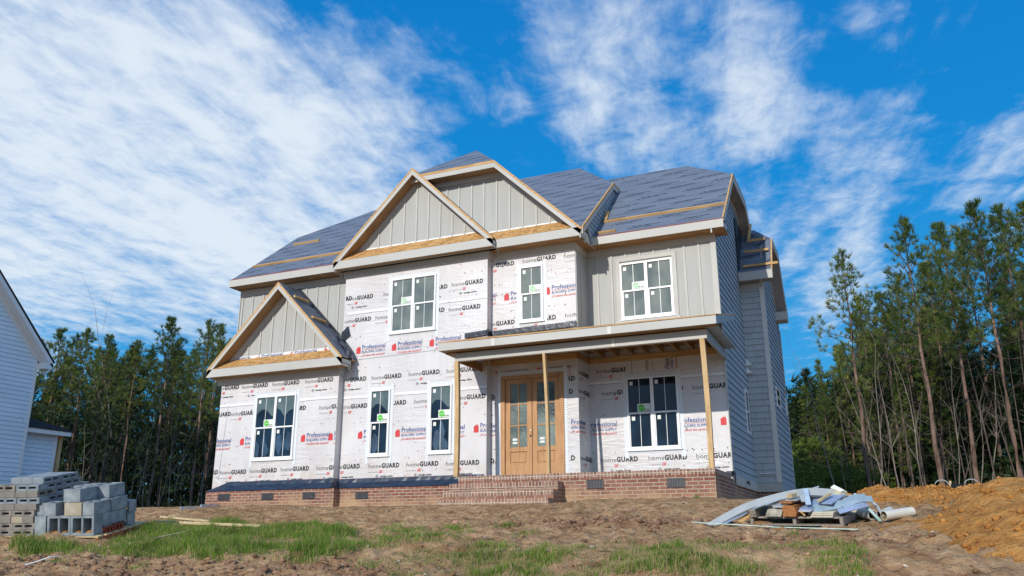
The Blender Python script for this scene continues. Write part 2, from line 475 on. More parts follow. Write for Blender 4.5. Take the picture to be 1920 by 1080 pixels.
def facewall(name, x0, x1, y, z0, z1, mat, thick=.12, holes=()):
    """front wall as panels around door holes"""
    mb = MB()
    xs = sorted({x0, x1} | {h[0] for h in holes} | {h[1] for h in holes})
    for a, b in zip(xs, xs[1:]):
        hs = [h for h in holes if h[0] <= a and h[1] >= b]
        if hs:
            h = hs[0]
            if h[2] > z0: mb.box(a, b, y, y + thick, z0, h[2], mat)
            if h[3] < z1: mb.box(a, b, y, y + thick, h[3], z1, mat)
        else: mb.box(a, b, y, y + thick, z0, z1, mat)
    return mb

rj_ = random.Random(12)
def row(fn, xs, z, **k):
    o = []
    for x in xs: o += fn(x + rj_.uniform(-.02, .02), z + rj_.uniform(-.014, .014), **k)
    return o

def seams(mb, x0, x1, y, zs):
    for z in zs:
        mb.box(x0, x1, y - .0025, y, z - .0, z + .07, M['wrapclean'])
        n = 26; r = random.Random(int(z * 100 + x0))
        px, pz = x0, z
        for i in range(1, n + 1):
            nx = x0 + (x1 - x0) * i / n; nz = z + r.uniform(-.006, .006)
            mb.poly([(px, y - .0045, pz - .004), (nx, y - .0045, nz - .004), (nx, y - .0045, nz + .004), (px, y - .0045, pz + .004)], M['inklight'])
            px, pz = nx, nz

# wing (one storey bay on the left)
mb = facewall('wall', XL, XT0, YW, 1.0, 3.95, M['wrap'])
mb.box(XT0 - .10, XT0, YW + .12, YT + .02, 1.0, 3.95, M['wrap'])
mb.box(XL, XL + .1, YW + .12, YD + .3, 1.0, 3.95, M['wrap'])
H = [(-14.14, -12.83, 1.72, 3.42)]
st = row(stamp_guard, (-15.95, -15.07, -14.12, -13.19, -12.17), 1.485)
st += row(stamp_prof, (-16.1, -15.62, -14.51, -12.655, -11.86), 2.265)
st += row(stamp_guard, (-15.72, -14.94, -13.39, -12.19), 2.925, full=False)
st += row(stamp_guard, (-15.55, -14.6, -13.64, -12.66), 3.585)
print_on(mb, st, (XL + .01, XT0 - .005, 1.28, 3.74), 'y', YW, H)
st = row(stamp_guard, (-12.12,), 1.485); 
seams(mb, XL, XT0, YW, (3.15,))
nails(mb, (XL, XT0, 1.3, 3.7), 'y', YW, 90, H)
mb.poly([(XL + .27, YW - .004, 3.2), (XL + .275, YW - .004, 3.2), (XL + .18, YW - .004, 1.35), (XL + .172, YW - .004, 1.35)], M['inklight'])
wing_wall = mb.build('wall', house)

# tall bay
mb = facewall('wall', XT0 - .1, XT1, YT, 1.0, 6.5, M['wrap'])
mb.box(XT1 - .1, XT1, YT + .12, YD + .02, 1.1, 6.5, M['wrap'])
H = [(-10.95, -10.27, 1.70, 3.40), (-9.33, -8.66, 1.70, 3.40), (-10.50, -9.12, 4.50, 6.12)]
st = row(stamp_guard, (-11.9, -10.85, -9.85, -8.83), 1.505)
st += row(stamp_prof, (-11.2, -10.19, -9.2, -8.17), 2.285)
st += row(stamp_guard, (-11.77, -10.72, -9.70, -8.68), 2.925, full=False)
st += row(stamp_guard, (-11.85, -10.87, -9.86, -8.85), 3.565)
st += row(stamp_prof, (-11.345, -10.337, -9.33, -8.32), 4.335)
st += row(stamp_guard, (-12.75, -11.80, -10.85, -9.76, -8.84), 5.025, full=False)
st += row(stamp_guard, (-12.4, -11.75, -10.66, -9.70, -8.76), 5.615)
print_on(mb, st, (XT0 + .01, XT1 - .01, 1.28, 3.95), 'y', YT, H)
print_on(mb, st, (XT0 - .07, XT1 - .01, 3.95, 6.2), 'y', YT, H)
seams(mb, XT0, XT1, YT, (3.145, 5.24)); 
mb.poly([(-11.5, YT - .004, 4.08), (-7.9, YT - .004, 4.155), (-7.9, YT - .004, 4.163), (-11.5, YT - .004, 4.088)], M['inklight'])
nails(mb, (XT0, XT1, 1.3, 6.2), 'y', YT, 150, H)
mb.box(XT1 + .0, XT1 + .003, YT + .07, YT + .075, 4.4, 6.2, M['inkred'])
mb.build('wall', house)

# middle wall (door below, narrow window above)
DH = (-7.60, -6.11, 1.16, 3.42)
mb = facewall('wall', XT1, XM, YD, 1.1, 6.5, M['wrap'], .12, [DH])
H = [(-7.72, -6.0, 1.16, 3.5), (-7.2, -6.48, 4.56, 6.02)]
st = row(stamp_guard, (-8.6, -7.78, -6.7), 1.515) + row(stamp_guard, (-8.6, -7.78, -6.72), 2.925, full=False)
st += row(stamp_prof, (-8.19, -6.14), 2.285) + row(stamp_guard, (-6.66, ), 3.2, full=False)
st += row(stamp_prof, (-7.75, -6.75), 3.50)
print_on(mb, st, (XT1 + .01, XM - .005, 1.2, 3.55), 'y', YD, H)
st = row(stamp_guard, (-8.09, -7.07, -6.05), 4.625, full=False) + row(stamp_prof, (-8.53, -7.52, -6.51), 5.30) + row(stamp_guard, (-8.09, -7.07, -6.05), 6.02, full=False)
print_on(mb, st, (XT1 + .01, XM - .005, 4.52, 6.2), 'y', YD, H)
nails(mb, (XT1, XM, 4.5, 6.2), 'y', YD, 60, H); nails(mb, (XT1, XM, 1.3, 3.5), 'y', YD, 40, H)
# return beside the recessed right-hand wall: wrapped below
mb.box(XM - .1, XM, YD + .12, YM + .02, 1.1, 3.9, M['wrap'])
st = row(stamp_guard, (YD + .02,), 1.515, full=False) + row(stamp_guard, (YD + .02,), 2.95, full=False) + row(stamp_guard, (YD - .08,), 3.36, full=False) + row(stamp_prof, (YD - .42,), 2.285)
print_on(mb, st, (YD, YM - .01, 1.2, 3.5), 'x', XM)
mb.build('wall', house)

# painted boards with battens
def battens(mb, xs, y, z0, z1, mat, w=.042, d=.02):
    for x in xs:
        za, zb = (z0(x) if callable(z0) else z0), (z1(x) if callable(z1) else z1)
        if zb - za > .05: mb.box(x - w / 2, x + w / 2, y - d, y, za, zb, mat)

mb = MB()
mb.box(XM - .1, XM, YD + .12, YM + .02, 3.9, 6.5, M['board'])
for yy in (YD + .02, YD + .35, YD + .70): mb.box(XM, XM + .018, yy, yy + .04, 4.4, 6.2, M['trim'])
mb.build('wall', house)
# right-hand front wall: wrap below, boards above
mb = facewall('wall', XM, XR, YM, 1.1, 3.95, M['wrap'])
H = [(-5.0, -3.74, 1.66, 3.44)]
st = row(stamp_guard, (-5.545, -4.532, -3.519), 1.515) + row(stamp_prof, (-6.0, -5.0, -3.985, -2.975), 2.285)
st += row(stamp_guard, (-5.50, -4.49, -3.50), 2.965, full=False) + row(stamp_guard, (-5.60,), 3.47, full=False)
st = [(p, m) for p, m in st if not (min(q[1] for q in p) > 3.3 and max(q[0] for q in p) > -4.93)]
print_on(mb, st, (XM + .005, XR - .005, 1.2, 3.72), 'y', YM, H)
def rot90(st, cx, cz):
    return [([(cx - (q[1]), cz + (q[0])) for q in p], m) for p, m in st]
print_on(mb, rot90(stamp_guard(0, 0, False), -4.42, 3.42), (-4.9, -4.2, 3.44, 3.70), 'y', YM)
print_on(mb, rot90(stamp_prof(-.3, 0), -3.97, 3.42), (-4.15, -3.7, 3.44, 3.70), 'y', YM)
mb.box(-4.80, -4.79, YM - .005, YM, 3.3, 3.7, M['inklight'])
seams(mb, XM, XR, YM, (3.22,)); nails(mb, (XM, XR, 1.3, 3.6), 'y', YM, 80, H)
mb.box(XR - .005, XR + .012, YM - .003, YM + .15, 1.2, 3.9, M['wrapclean'])
mb.build('wall', house)
mb = facewall('wall', XM, XR, YM, 3.95, 6.5, M['board'])
bx = (-5.50, -5.165, -4.83, -4.495, -4.165, -3.82, -3.48, -3.156)
battens(mb, [q for q in bx if not -5.0 < q < -3.7], YM, 3.95, 6.22, M['trim']); battens(mb, [q for q in bx if -5.0 < q < -3.7], YM, 6.09, 6.22, M['trim']); battens(mb, [q for q in bx if -5.0 < q < -3.7], YM, 3.95, 4.54, M['trim'])
mb.box(XR - .095, XR + .02, YM - .022, YM, 3.95, 6.22, M['trim']); mb.box(XR, XR + .022, YM - .021, YM + .10, 1.2, 6.8, M['trim'])
mb.box(XM, XR + .02, YM - .026, YM, 6.22, 6.42, M['trim'])
mb.build('wall', house)
# left upper wall
mb = facewall('wall', XL - .02, XT0 - .1, YD, 3.7, 6.5, M['board'])
battens(mb, (-15.23, -14.887, -14.535, -14.19, -13.84, -13.49, -13.14, -12.80, -12.468, -12.131, -11.83), YD, 3.9, 6.20, M['trim'])
mb.box(XL - .04, XT0 - .1, YD - .026, YD, 6.19, 6.36, M['trim']); mb.box(XL - .045, XL - .02, YD - .02, YD + .1, 3.9, 6.36, M['trim'])
mb.box(XL - .02, XL + .1, YD + .12, 25.5, 1., 6.4, M['lap'])
mb.build('wall', house)

# lap siding
def lap_wall(mb, axis, val, poly, z0, e, mat, sgn=1, depth=.02):
    """horizontal lap boards filling polygon poly [(u,z)] on plane axis=val; outward sign sgn"""
    def span(z):
        xs = []
        n = len(poly)
        for i in range(n):
            a, b = poly[i], poly[(i + 1) % n]
            if (a[1] - z) * (b[1] - z) < 0: xs.append(a[0] + (b[0] - a[0]) * (z - a[1]) / (b[1] - a[1]))
        return (min(xs), max(xs)) if len(xs) > 1 else None
    zt = max(p[1] for p in poly); z = z0
    def P(u, off, zz):
        return (val + sgn * off, u, zz) if axis == 'x' else (u, val - off, zz)
    while z < zt - .02:
        zb = min(z + e, zt - .001)
        a, b = span(z + .001), span(zb - .001)
        if a and b:
            lo = depth; hi = .003
            mb.poly([P(a[0], lo, z), P(a[1], lo, z), P(b[1], hi, zb), P(b[0], hi, zb)], mat)
            mb.poly([P(a[0], 0, z), P(a[1], 0, z), P(a[1], lo, z), P(a[0], lo, z)], M['navyshade'])
        if a and b:
            rj = random.Random(int(z * 1000)); 
            for q in range(1 + int((a[1] - a[0]) / 3.)):
                uj = rj.uniform(a[0] + .1, a[1] - .1)
                mb.poly([P(uj, depth + .001, z + .01), P(uj + .006, depth + .001, z + .01), P(uj + .006, .005, zb - .005), P(uj, .005, zb - .005)], M['navyshade'])
        z += e

M['navyshade'] = simple('board_shadow_and_joint', (.10, .12, .13), .1, 5)  # shadow line under each lap board put into the colour; also the butt joints
rr = [(YM, 1.18), (YM, 6.55), (19.28, 8.36), (21.1, 8.36), (23.2, 6.5), (23.2, 1.18)]
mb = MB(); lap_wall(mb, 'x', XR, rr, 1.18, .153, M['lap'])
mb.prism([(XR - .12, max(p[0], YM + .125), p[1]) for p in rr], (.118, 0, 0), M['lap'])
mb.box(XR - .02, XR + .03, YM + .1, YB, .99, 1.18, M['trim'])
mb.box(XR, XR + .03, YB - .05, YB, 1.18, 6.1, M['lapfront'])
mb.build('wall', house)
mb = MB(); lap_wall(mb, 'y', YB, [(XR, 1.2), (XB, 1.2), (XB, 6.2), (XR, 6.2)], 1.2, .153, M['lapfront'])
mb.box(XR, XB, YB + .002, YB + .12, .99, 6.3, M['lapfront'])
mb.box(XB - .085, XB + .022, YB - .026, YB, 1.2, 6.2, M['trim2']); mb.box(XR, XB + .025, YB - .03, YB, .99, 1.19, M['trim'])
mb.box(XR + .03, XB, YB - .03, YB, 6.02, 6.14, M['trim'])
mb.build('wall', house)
br = [(YB + .02, 1.2), (YB + .02, 6.25), (21.5, 7.1), (22.6, 7.1), (YE, 5.5), (YE, 1.2)]
mb = MB(); lap_wall(mb, 'x', XB, br, 1.2, .153, M['lap'])
mb.prism([(XB - .12, p[0], p[1]) for p in br], (.118, 0, 0), M['lap'])
mb.box(XB, XB + .03, YB + .0, YE, .99, 1.19, M['lap'])
mb.box(XB, XB + .025, YE - .08, YE, 1.19, 5.6, M['trim'])
mb.box(XB - .0, XB + .024, YB - .02, YB + .07, 1.2, 6.2, M['trim'])
mb.build('wall', house)
mb = MB(); mb.box(XL, XB - .13, 25.2, 25.4, .6, 6.4, M['lap']); mb.box(XR - .1, XR, 23.2, 25.2, .6, 6.4, M['lap']); mb.box(XR, XB - .13, YE - .1, YE, .6, 5.4, M['lap'])
mb.build('wall', house)

# ---- roofs
RF = M['roof']
def slab(mb, pts, n, mat, t=.05, edge=None):
    """roof sheet: polygon with small thickness downward"""
    mb.poly(pts, mat)
    lo = [(p[0], p[1], p[2] - t) for p in pts]
    mb.poly(list(reversed(lo)), M['soffit'])
    k = len(pts)
    for i in range(k):
        j = (i + 1) % k
        mb.poly([pts[i], pts[j], lo[j], lo[i]], edge or M['wood'])

mb = MB()
mL, eL = .8, 16.28
def zl(y): return ZE + mL * (y - eL)
def zr(y): return ZE + .9 * (y - 17.07)
LX, RX, SX = -15.36, -2.516, -5.46
rL = (-12.9, -7.0); yrL = 20.8; cy = 18.9; ycb = 22.7
slab(mb, [(LX, eL, ZE), (-12.05, eL, ZE), (-8.80, 20.28, zl(20.28)), (-5.52, eL, ZE), (SX, eL, ZE), (SX, cy, zl(cy)), (rL[1], yrL, zl(yrL)), (rL[0], yrL, zl(yrL)), (LX, cy, zl(cy))], 0, RF)
slab(mb, [(LX, cy, zl(cy)), (rL[0], yrL, zl(yrL)), (LX, ycb, zl(cy))], 0, RF)
slab(mb, [(SX, cy, zl(cy)), (SX, ycb, zl(cy)), (rL[1], yrL, zl(yrL))], 0, RF)
slab(mb, [(LX, 25.6, 6.2), (LX, ycb, zl(cy)), (rL[0], yrL, zl(yrL)), (rL[1], yrL, zl(yrL)), (SX, ycb, zl(cy)), (SX, 25.6, 6.2)], 0, RF)
yrR = 20.20; zrR = zr(yrR)
slab(mb, [(SX - .1, 17.07, ZE), (RX, 17.07, ZE), (RX, 19.24, zr(19.24)), (-3.80, yrR, zrR), (-6.8, yrR, zrR), (-6.8, 18.6, zr(18.6))], 0, RF)
slab(mb, [(RX, 19.24, zr(19.24)), (RX, 21.16, zr(19.24)), (-3.80, yrR, zrR)], 0, RF)
slab(mb, [(RX, 21.16, zr(19.24)), (RX, 23.33, ZE), (-6.8, 23.33, ZE), (-6.8, yrR, zrR), (-3.80, yrR, zrR)], 0, RF)
mb.build('roof', house)
# cheek wall between the two roof steps
mb = MB()
ck = [(17.07, ZE - .05), (eL + .4, zl(eL + .4) - .05), (cy, zl(cy) - .06), (cy + .5, zl(cy) - .06), (19.4, zr(19.4))]
lap_wall(mb, 'x', SX - .03, [(17.0, 6.35), (eL + .45, 6.7), (cy, zl(cy) - .1), (19.35, zl(cy) - .1), (19.35, 8.5)], 6.4, .13, M['lap'], depth=.014)
mb.prism([(SX - .08, p[0], p[1]) for p in ((17.0, 6.35), (eL + .45, 6.75), (cy, zl(cy) - .08), (19.5, zl(cy) - .08), (19.5, 8.5))], (.045, 0, 0), M['lap'])
mb.build('cheek_wall', house)

def rake(mb, a, b, y, h=.17, wh=.05, dep=.36, inn=None, nrm='y'):
    """rake board along a->b (x,z) at plane y; grey board, orange deck edge above, soffit behind"""
    a = Vector((a[0], 0, a[1])); b = Vector((b[0], 0, b[1]))
    def pt(v, yy, dz): return (v.x, yy, v.z + dz)
    mb.hexa([pt(a, y, -h), pt(b, y, -h), pt(b, y + .025, -h), pt(a, y + .025, -h), pt(a, y, -wh), pt(b, y, -wh), pt(b, y + .025, -wh), pt(a, y + .025, -wh)], M['trim'])
    mb.hexa([pt(a, y - .006, -wh), pt(b, y - .006, -wh), pt(b, y + .03, -wh), pt(a, y + .03, -wh), pt(a, y - .006, .012), pt(b, y - .006, .012), pt(b, y + .03, .012), pt(a, y + .03, .012)], M['wood'])
    mb.hexa([pt(a, y + .026, -h + .02), pt(b, y + .026, -h + .02), pt(b, y + dep, -h + .02), pt(a, y + dep, -h + .02), pt(a, y + .026, -h + .035), pt(b, y + .026, -h + .035), pt(b, y + dep, -h + .035), pt(a, y + dep, -h + .035)], M['soffit'])
    mb.hexa([pt(a, y + dep - .03, -h - .10), pt(b, y + dep - .03, -h - .10), pt(b, y + dep, -h - .10), pt(a, y + dep, -h - .10), pt(a, y + dep - .03, -h + .02), pt(b, y + dep - .03, -h + .02), pt(b, y + dep, -h + .02), pt(a, y + dep, -h + .02)], M['trim'])

# tall bay gable
def front_gable(xL, xR, zE, apex, yF, yW, bxs, xl_w, xr_w, clip=None, pent=.25, wallmat=None, strip=None):
    cx = (xL + xR) / 2
    mb = MB()
    if clip:
        cl, cr, cz = clip
        rake(mb, (cr, cz), (xR, zE), yF); rake(mb, (cl, cz), (cr, cz), yF); rake(mb, (xL, zE), (cl, cz), yF)
    else:
        rake(mb, (xL, zE), (cx, apex), yF); rake(mb, (cx, apex), (xR, zE), yF)
    # eave fascia with returns and soffit
    mb.build('rake_board', house)
    mb = MB()
    fh = .20
    mb.box(xL, xR, yF, yF + .025, zE - fh, zE, M['trim']); mb.box(xR - .025, xR, yF + .025, yW + .02, zE - fh, zE, M['trim']); mb.box(xL, xL + .025, yF + .025, yW + .02, zE - fh, zE, M['trim'])
    mb.box(xL + .025, xR - .025, yF + .025, yW, zE - fh + .012, zE - fh + .03, M['soffit'])
    mb.build('fascia', house)
    mb = MB(); 
    mb.poly([(xL + .1, yF + .003, zE + .004), (xR - .1, yF + .003, zE + .004), (xR - .3, yW, zE + pent), (xL + .3, yW, zE + pent)], M['osb'])
    mb.poly([(xL + .1, yF + .003, zE - .02), (xR - .1, yF + .003, zE - .02), (xR - .3, yW, zE + pent - .03), (xL + .3, yW, zE + pent - .03)], M['osb'])
    mb.build('pent_shelf', house)
    # gable wall
    sl = (apex - zE) / (xR - cx) if not clip else (clip[2] - zE) / (xR - clip[1])
    def top(x):
        z = zE + sl * min(x - xL, xR - x) - .20
        if clip: z = min(z, clip[2] - .20)
        return z
    mb = MB()
    base = zE + pent - .03
    a = xL + (base - zE + .20) / sl; b = xR - (base - zE + .20) / sl
    if clip: P = [(a, base), (b, base), (clip[1], clip[2] - .2), (clip[0], clip[2] - .2)]
    else: P = [(a, base), (b, base), (cx, apex - .2)]
    mb.prism([(p[0], yW, p[1]) for p in P], (0, .06, 0), M['board'])
    battens(mb, bxs, yW, base, lambda x: top(x) - .07, M['trim'])
    # sloped top trim
    def band(p, q, w=.10):
        mb.hexa([(p[0], yW - .024, p[1] - w), (q[0], yW - .024, q[1] - w), (q[0], yW, q[1] - w), (p[0], yW, p[1] - w), (p[0], yW - .024, p[1]), (q[0], yW - .024, q[1]), (q[0], yW, q[1]), (p[0], yW, p[1])], M['trim'])
    if clip:
        band((clip[1], clip[2] - .2), (b, base)); band((clip[0], clip[2] - .2), (clip[1], clip[2] - .2)); band((a, base), (clip[0], clip[2] - .2))
    else:
        band((a, base), (cx, apex - .2)); band((cx, apex - .2), (b, base))
    mb.box(a, b, yW - .012, yW - .001, base, base + (.05 if strip is None else .09), M['wrapclean'])
    if strip:
        s = []
        for i in range(4): s += letters('Professional', strip + i * 1.03 + .16, base + .02, .66, .07, M['inkblue'], .018); s += [([(strip + i * 1.03, base), (strip + i * 1.03 + .13, base), (strip + i * 1.03 + .065, base + .085)], M['inkred'])]
        print_on(mb, s, (a + .15, b - .15, base + .004, base + .085), 'y', yW - .012)
    mb.build('gable_wall', house)

front_gable(-11.93, -7.555, ZE, 8.69, 16.11, 16.46, (-11.21, -10.85, -10.493, -10.13, -9.779, -9.449, -9.12, -8.784, -8.446, -8.10), 0, 0, pent=.33)
front_gable(-12.05, -5.50, ZE, 8.6, 16.28, 16.69, (-9.75, -9.41, -9.064, -8.732, -8.383, -8.054, -7.715, -7.376, -7.039, -6.695, -6.362), 0, 0, clip=(-9.95, -7.61, 8.56), pent=.36)
front_gable(-15.47, -11.37, 4.07, 6.15, 15.90, 16.27, (-14.86, -14.514, -14.152, -13.796, -13.402, -13.097, -12.788, -12.479, -12.14), 0, 0, pent=.29, strip=-15.25)

mb = MB()
# roof of the tall gable
slab(mb, [(-11.93, 16.11, ZE + .01), (-9.742, 16.11, 8.70), (-9.742, 18.97, 8.70), (-11.93, 16.3, ZE + .01)], 0, RF)
slab(mb, [(-9.742, 16.11, 8.70), (-7.555, 16.11, ZE + .01), (-7.555, 16.72, ZE + .01), (-9.742, 16.72, 8.70)], 0, RF)
mb.build('roof', house)
mb = MB()
# roof of the middle clipped gable
ap = (-8.80, 17.75, 9.72)
slab(mb, [(-9.95, 16.28, 8.575), (-7.61, 16.28, 8.575), ap], 0, RF)
slab(mb, [(-7.61, 16.28, 8.575), (-5.50, 16.28, ZE + .015), (-8.80, 20.30, 9.78), ap], 0, RF)
slab(mb, [(-12.0, 16.30, ZE + .12), (-9.95, 16.28, 8.575), ap, (-8.80, 20.30, 9.78)], 0, RF)
mb.build('roof', house)
mb = MB()
# roof of the wing gable, black membrane at the wall
slab(mb, [(-15.47, 15.90, 4.085), (-13.42, 15.90, 6.165), (-13.42, YD, 6.165), (-15.47, YD, 4.085)], 0, RF)
slab(mb, [(-13.42, 15.90, 6.165), (-11.37, 15.90, 4.085), (-11.37, YT - .01, 4.085), (-11.80, YT - .01, 4.52), (-11.80, YD, 4.52), (-13.42, YD, 6.165)], 0, RF)
mb.build('roof', house)
mb = MB()
# membrane upstand and crumpled end
mb.prism([(-13.42, YD - .012, 6.17), (-11.80, YD - .012, 4.52), (-11.80, YD - .012, 4.62), (-13.42, YD - .012, 6.27)], (0, -.012, 0), M['blacktape'])
r_ = random.Random(4)
prev = None
pts = [(-12.0, 16.62, 4.78), (-11.86, 16.5, 4.66), (-11.72, 16.40, 4.52), (-11.6, 16.36, 4.38), (-11.5, 16.34, 4.26), (-11.40, 16.32, 4.16), (-11.33, 16.22, 4.08)]
mb.tube([(p[0] + r_.uniform(-.02, .02), p[1], p[2] + r_.uniform(-.02, .03)) for p in pts], [.05, .07, .10, .07, .09, .06, .05], 6, M['blacktape'])
mb.prism([(-11.78, 16.46, 4.55), (-11.55, 16.46, 4.72), (-11.62, 16.46, 4.95), (-11.80, 16.46, 4.80)], (0, -.02, 0), M['blacktape'])
mb.build('roof_membrane', house)
for (x, z) in ((-12.95, 5.72), (-12.36, 5.12)):
    mb = MB(); mb.bar((x, 15.98, z + .035), (x - .0, 16.55, z + .035), .07, .04, M['wood'], up=(.7, 0, .7)); mb.build('roof_batten', house)

# main eave fascias / frieze boards
def eave(x0, x1, y, z, h, yw, ends=(1, 1), fr=None, frh=.18, side=None):
    mb = MB()
    mb.box(x0, x1, y, y + .025, z - h, z, M['trim'])
    if ends[0]: mb.box(x0, x0 + .025, y + .025, yw, z - h, z, M['trim'])
    if ends[1]: mb.box(x1 - .025, x1, y + .025, yw, z - h, z, M['trim'])
    mb.box(x0 + .02, x1 - .02, y + .025, yw, z - h + .012, z - h + .03, M['soffit'])
    return mb
mb = eave(-15.37, -11.9, 16.26, ZE, .19, YD + .0); mb.box(-15.37, -15.345, 16.285, 16.9, ZE - .19, ZE, M['trim'])
mb.build('fascia', house)
mb = eave(-5.53, RX, 17.05, ZE, .19, YM)
mb.box(-5.53, -5.505, 16.30, 17.05, ZE - .20, ZE, M['trim']); mb.box(-5.78, -5.53, 16.7, 17.45, ZE - .19, ZE - .17, M['soffit'])
mb.poly([(-5.505, 17.045, ZE + .003), (RX, 17.045, ZE + .003), (RX, 17.06, ZE + .02), (-5.505, 17.06, ZE + .02)], M['redline'])
mb.build('fascia', house)
mb = MB(); mb.box(-15.36, -11.9, 16.252, 16.262, ZE + .0, ZE + .014, M['redline']); mb.build('membrane_edge', house)
mb = MB(); mb.box(-5.4, RX, 17.04, 17.052, ZE, ZE + .013, M['redline'])
mb.build('membrane_edge', house)
mb = MB()
# friezes that stand proud over the wrap
mb.box(-11.83, -7.80, YT - .04, YT, 6.21, 6.40, M['trim']); mb.box(-11.84, -7.795, YT - .065, YT - .04, 6.33, 6.40, M['trim']); mb.box(-7.83, -7.79, YT, YD - .04, 6.21, 6.40, M['trim'])
mb.box(-7.79, -5.74, YD - .04, YD, 6.21, 6.40, M['trim']); mb.box(-7.79, -5.735, YD - .06, YD - .04, 6.33, 6.40, M['trim']); mb.box(-5.78, -5.74, YD, YM - .03, 6.21, 6.40, M['trim'])
mb.build('frieze_board', house)
mb = MB()
mb.box(-15.40, -11.64, YW - .04, YW, 3.71, 3.91, M['trim']); mb.box(-15.41, -11.63, YW - .065, YW - .04, 3.85, 3.91, M['trim']); mb.box(-11.68, -11.64, YW, YT - .002, 3.71, 3.91, M['trim'])
mb.build('frieze_board', house)

# right-hand end rake with clipped top
def side_rake(X, segs, wallx, h=.20, wd=.05):
    mb = MB()
    for (y0, z0), (y1, z1) in zip(segs, segs[1:]):
        def q(x0, x1, d0, d1, m):
            mb.hexa([(x0, y0, z0 + d0), (x1, y0, z0 + d0), (x1, y1, z1 + d0), (x0, y1, z1 + d0), (x0, y0, z0 + d1), (x1, y0, z0 + d1), (x1, y1, z1 + d1), (x0, y1, z1 + d1)], m)
        q(X - .025, X, -h, -wd, M['trim']); q(X - .028, X + .006, -wd, .012, M['wood'])
        q(wallx, X - .025, -h + .02, -h + .035, M['soffit2']); q(wallx, wallx + .03, -h - .09, -h + .02, M['trim'])
    return mb
M['soffit2'] = simple('grey_brown_soffit', (.30, .27, .24), .15, 4)
side_rake(RX, [(17.06, ZE), (19.24, 8.503), (21.16, 8.503), (23.33, 6.55)], XR).build('rake_board', house)
mb = MB(); mb.box(XR, RX, 17.08, 17.62, ZE - .20, ZE - .17, M['soffit']); mb.build('soffit', house)
side_rake(SX + .02, [(16.29, ZE), (cy, zl(cy)), (19.55, zl(cy))], SX - .06, h=.16).build('rake_board', house)
# bump-out roof
BX = -1.945
mb = MB()
slab(mb, [(XR, 20.60, 6.37), (BX, 20.60, 6.37), (BX, 21.27, 7.40), (-2.45, 21.95, 7.95), (XR, 21.95, 7.95)], 0, RF)
slab(mb, [(BX, 21.27, 7.40), (BX, 22.6, 7.40), (-2.45, 21.95, 7.95)], 0, RF)
slab(mb, [(BX, 22.6, 7.40), (BX, 23.75, 5.92), (XR, 23.75, 5.92), (XR, 21.95, 7.95), (-2.45, 21.95, 7.95)], 0, RF)
mb.build('roof', house)
side_rake(BX, [(20.60, 6.37), (21.27, 7.40), (22.6, 7.40), (23.75, 5.92)], XB, h=.18).build('rake_board', house)
mb = MB(); mb.box(XR + .03, BX, 20.57, 20.6, 6.15, 6.37, M['trim']); mb.box(XR + .03, BX - .03, 20.6, YB, 6.16, 6.18, M['soffit2']); mb.box(XB, BX, 23.3, 23.8, 5.72, 5.95, M['trim'])
mb.build('fascia', house)
mb = MB()
mb.bar((-2.66, 20.70, 6.56), (-1.80, 20.70, 6.56), .045, .06, M['wood']); mb.build('roof_batten', house)
mb = MB(); mb.bar((-2.62, 21.00, 7.04), (-2.02, 21.00, 7.04), .045, .06, M['wood']); mb.build('roof_batten', house)
mb = MB(); mb.bar((-2.56, 21.25, 7.42), (-2.12, 21.25, 7.42), .045, .06, M['wood']); mb.build('roof_batten', house)
mb = MB(); mb.bar((-2.52, 21.25, 7.46), (-2.50, 21.75, 8.05), .06, .045, M['wood']); mb.build('roof_batten', house)
mb = MB(); mb.box(XR + .022, XR + .05, 20.66, 21.9, 6.4, 7.9, M['blacktape']); mb.build('roof_membrane', house)
# toe boards on the main roofs
def toe(x0, x1, y, zf, dz=.03):
    mb = MB(); mb.bar((x0, y, zf(y) + dz), (x1, y + .0, zf(y) + dz), .06, .05, M['wood'], up=(0, -.6, .8)); mb.build('roof_batten', house)
toe(-15.25, -12.25, 16.98, zl); toe(-14.95, -14.05, 18.25, zl)
toe(-5.38, -2.55, 17.70, zr); toe(-5.38, -4.95, 17.19, zr)
mb = MB(); mb.bar((-5.36, 17.76, zr(17.76) + .04), (-5.42, 18.2, zr(18.2) + .04), .08, .04, M['wood']); mb.build('roof_batten', house)

# ---- porch roof, beam, joists, posts
mb = MB()
PX0, PX1, PY = -8.25, -2.475, 14.937
mb.box(PX0, PX1, PY, PY + .03, 3.72, 3.875, M['trim']); 
for x in (-7.02, -4.55): mb.box(x, x + .07, PY - .002, PY, 3.722, 3.873, M['trim2'])
mb.hexa([(PX1 - .03, PY + .03, 3.72), (PX1, PY + .03, 3.72), (PX1, 17.15, 4.30), (PX1 - .03, 17.15, 4.30), (PX1 - .03, PY + .03, 3.875), (PX1, PY + .03, 3.875), (PX1, 17.15, 4.47), (PX1 - .03, 17.15, 4.47)], M['lap'])
mb.box(PX0, PX0 + .03, PY + .03, YT, 3.72, 3.875, M['trim'])
mb.build('fascia', house)
mb = MB()
mb.box(PX0 + .03, PX1 - .03, PY + .03, 15.22, 3.728, 3.745, M['soffit'])
mb.box(PX0 + .03, -7.98, 15.22, YT, 3.70, 3.72, M['soffit']); mb.box(-2.73, PX1 - .03, 15.22, 17.3, 3.735, 3.75, M['lap'])
mb.build('soffit', house)
mb = MB()
mb.box(-8.0, -2.715, 15.22, 15.30, 3.53, 3.70, M['trim']); mb.box(-2.76, -2.715, 15.30, YM - .0, 3.53, 3.70, M['lap'])
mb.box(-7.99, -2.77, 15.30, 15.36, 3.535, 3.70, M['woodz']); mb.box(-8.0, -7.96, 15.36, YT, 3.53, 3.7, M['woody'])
mb.box(-4.56, -4.50, 15.217, 15.22, 3.532, 3.69, M['trim2'])
mb.build('porch_beam', house)
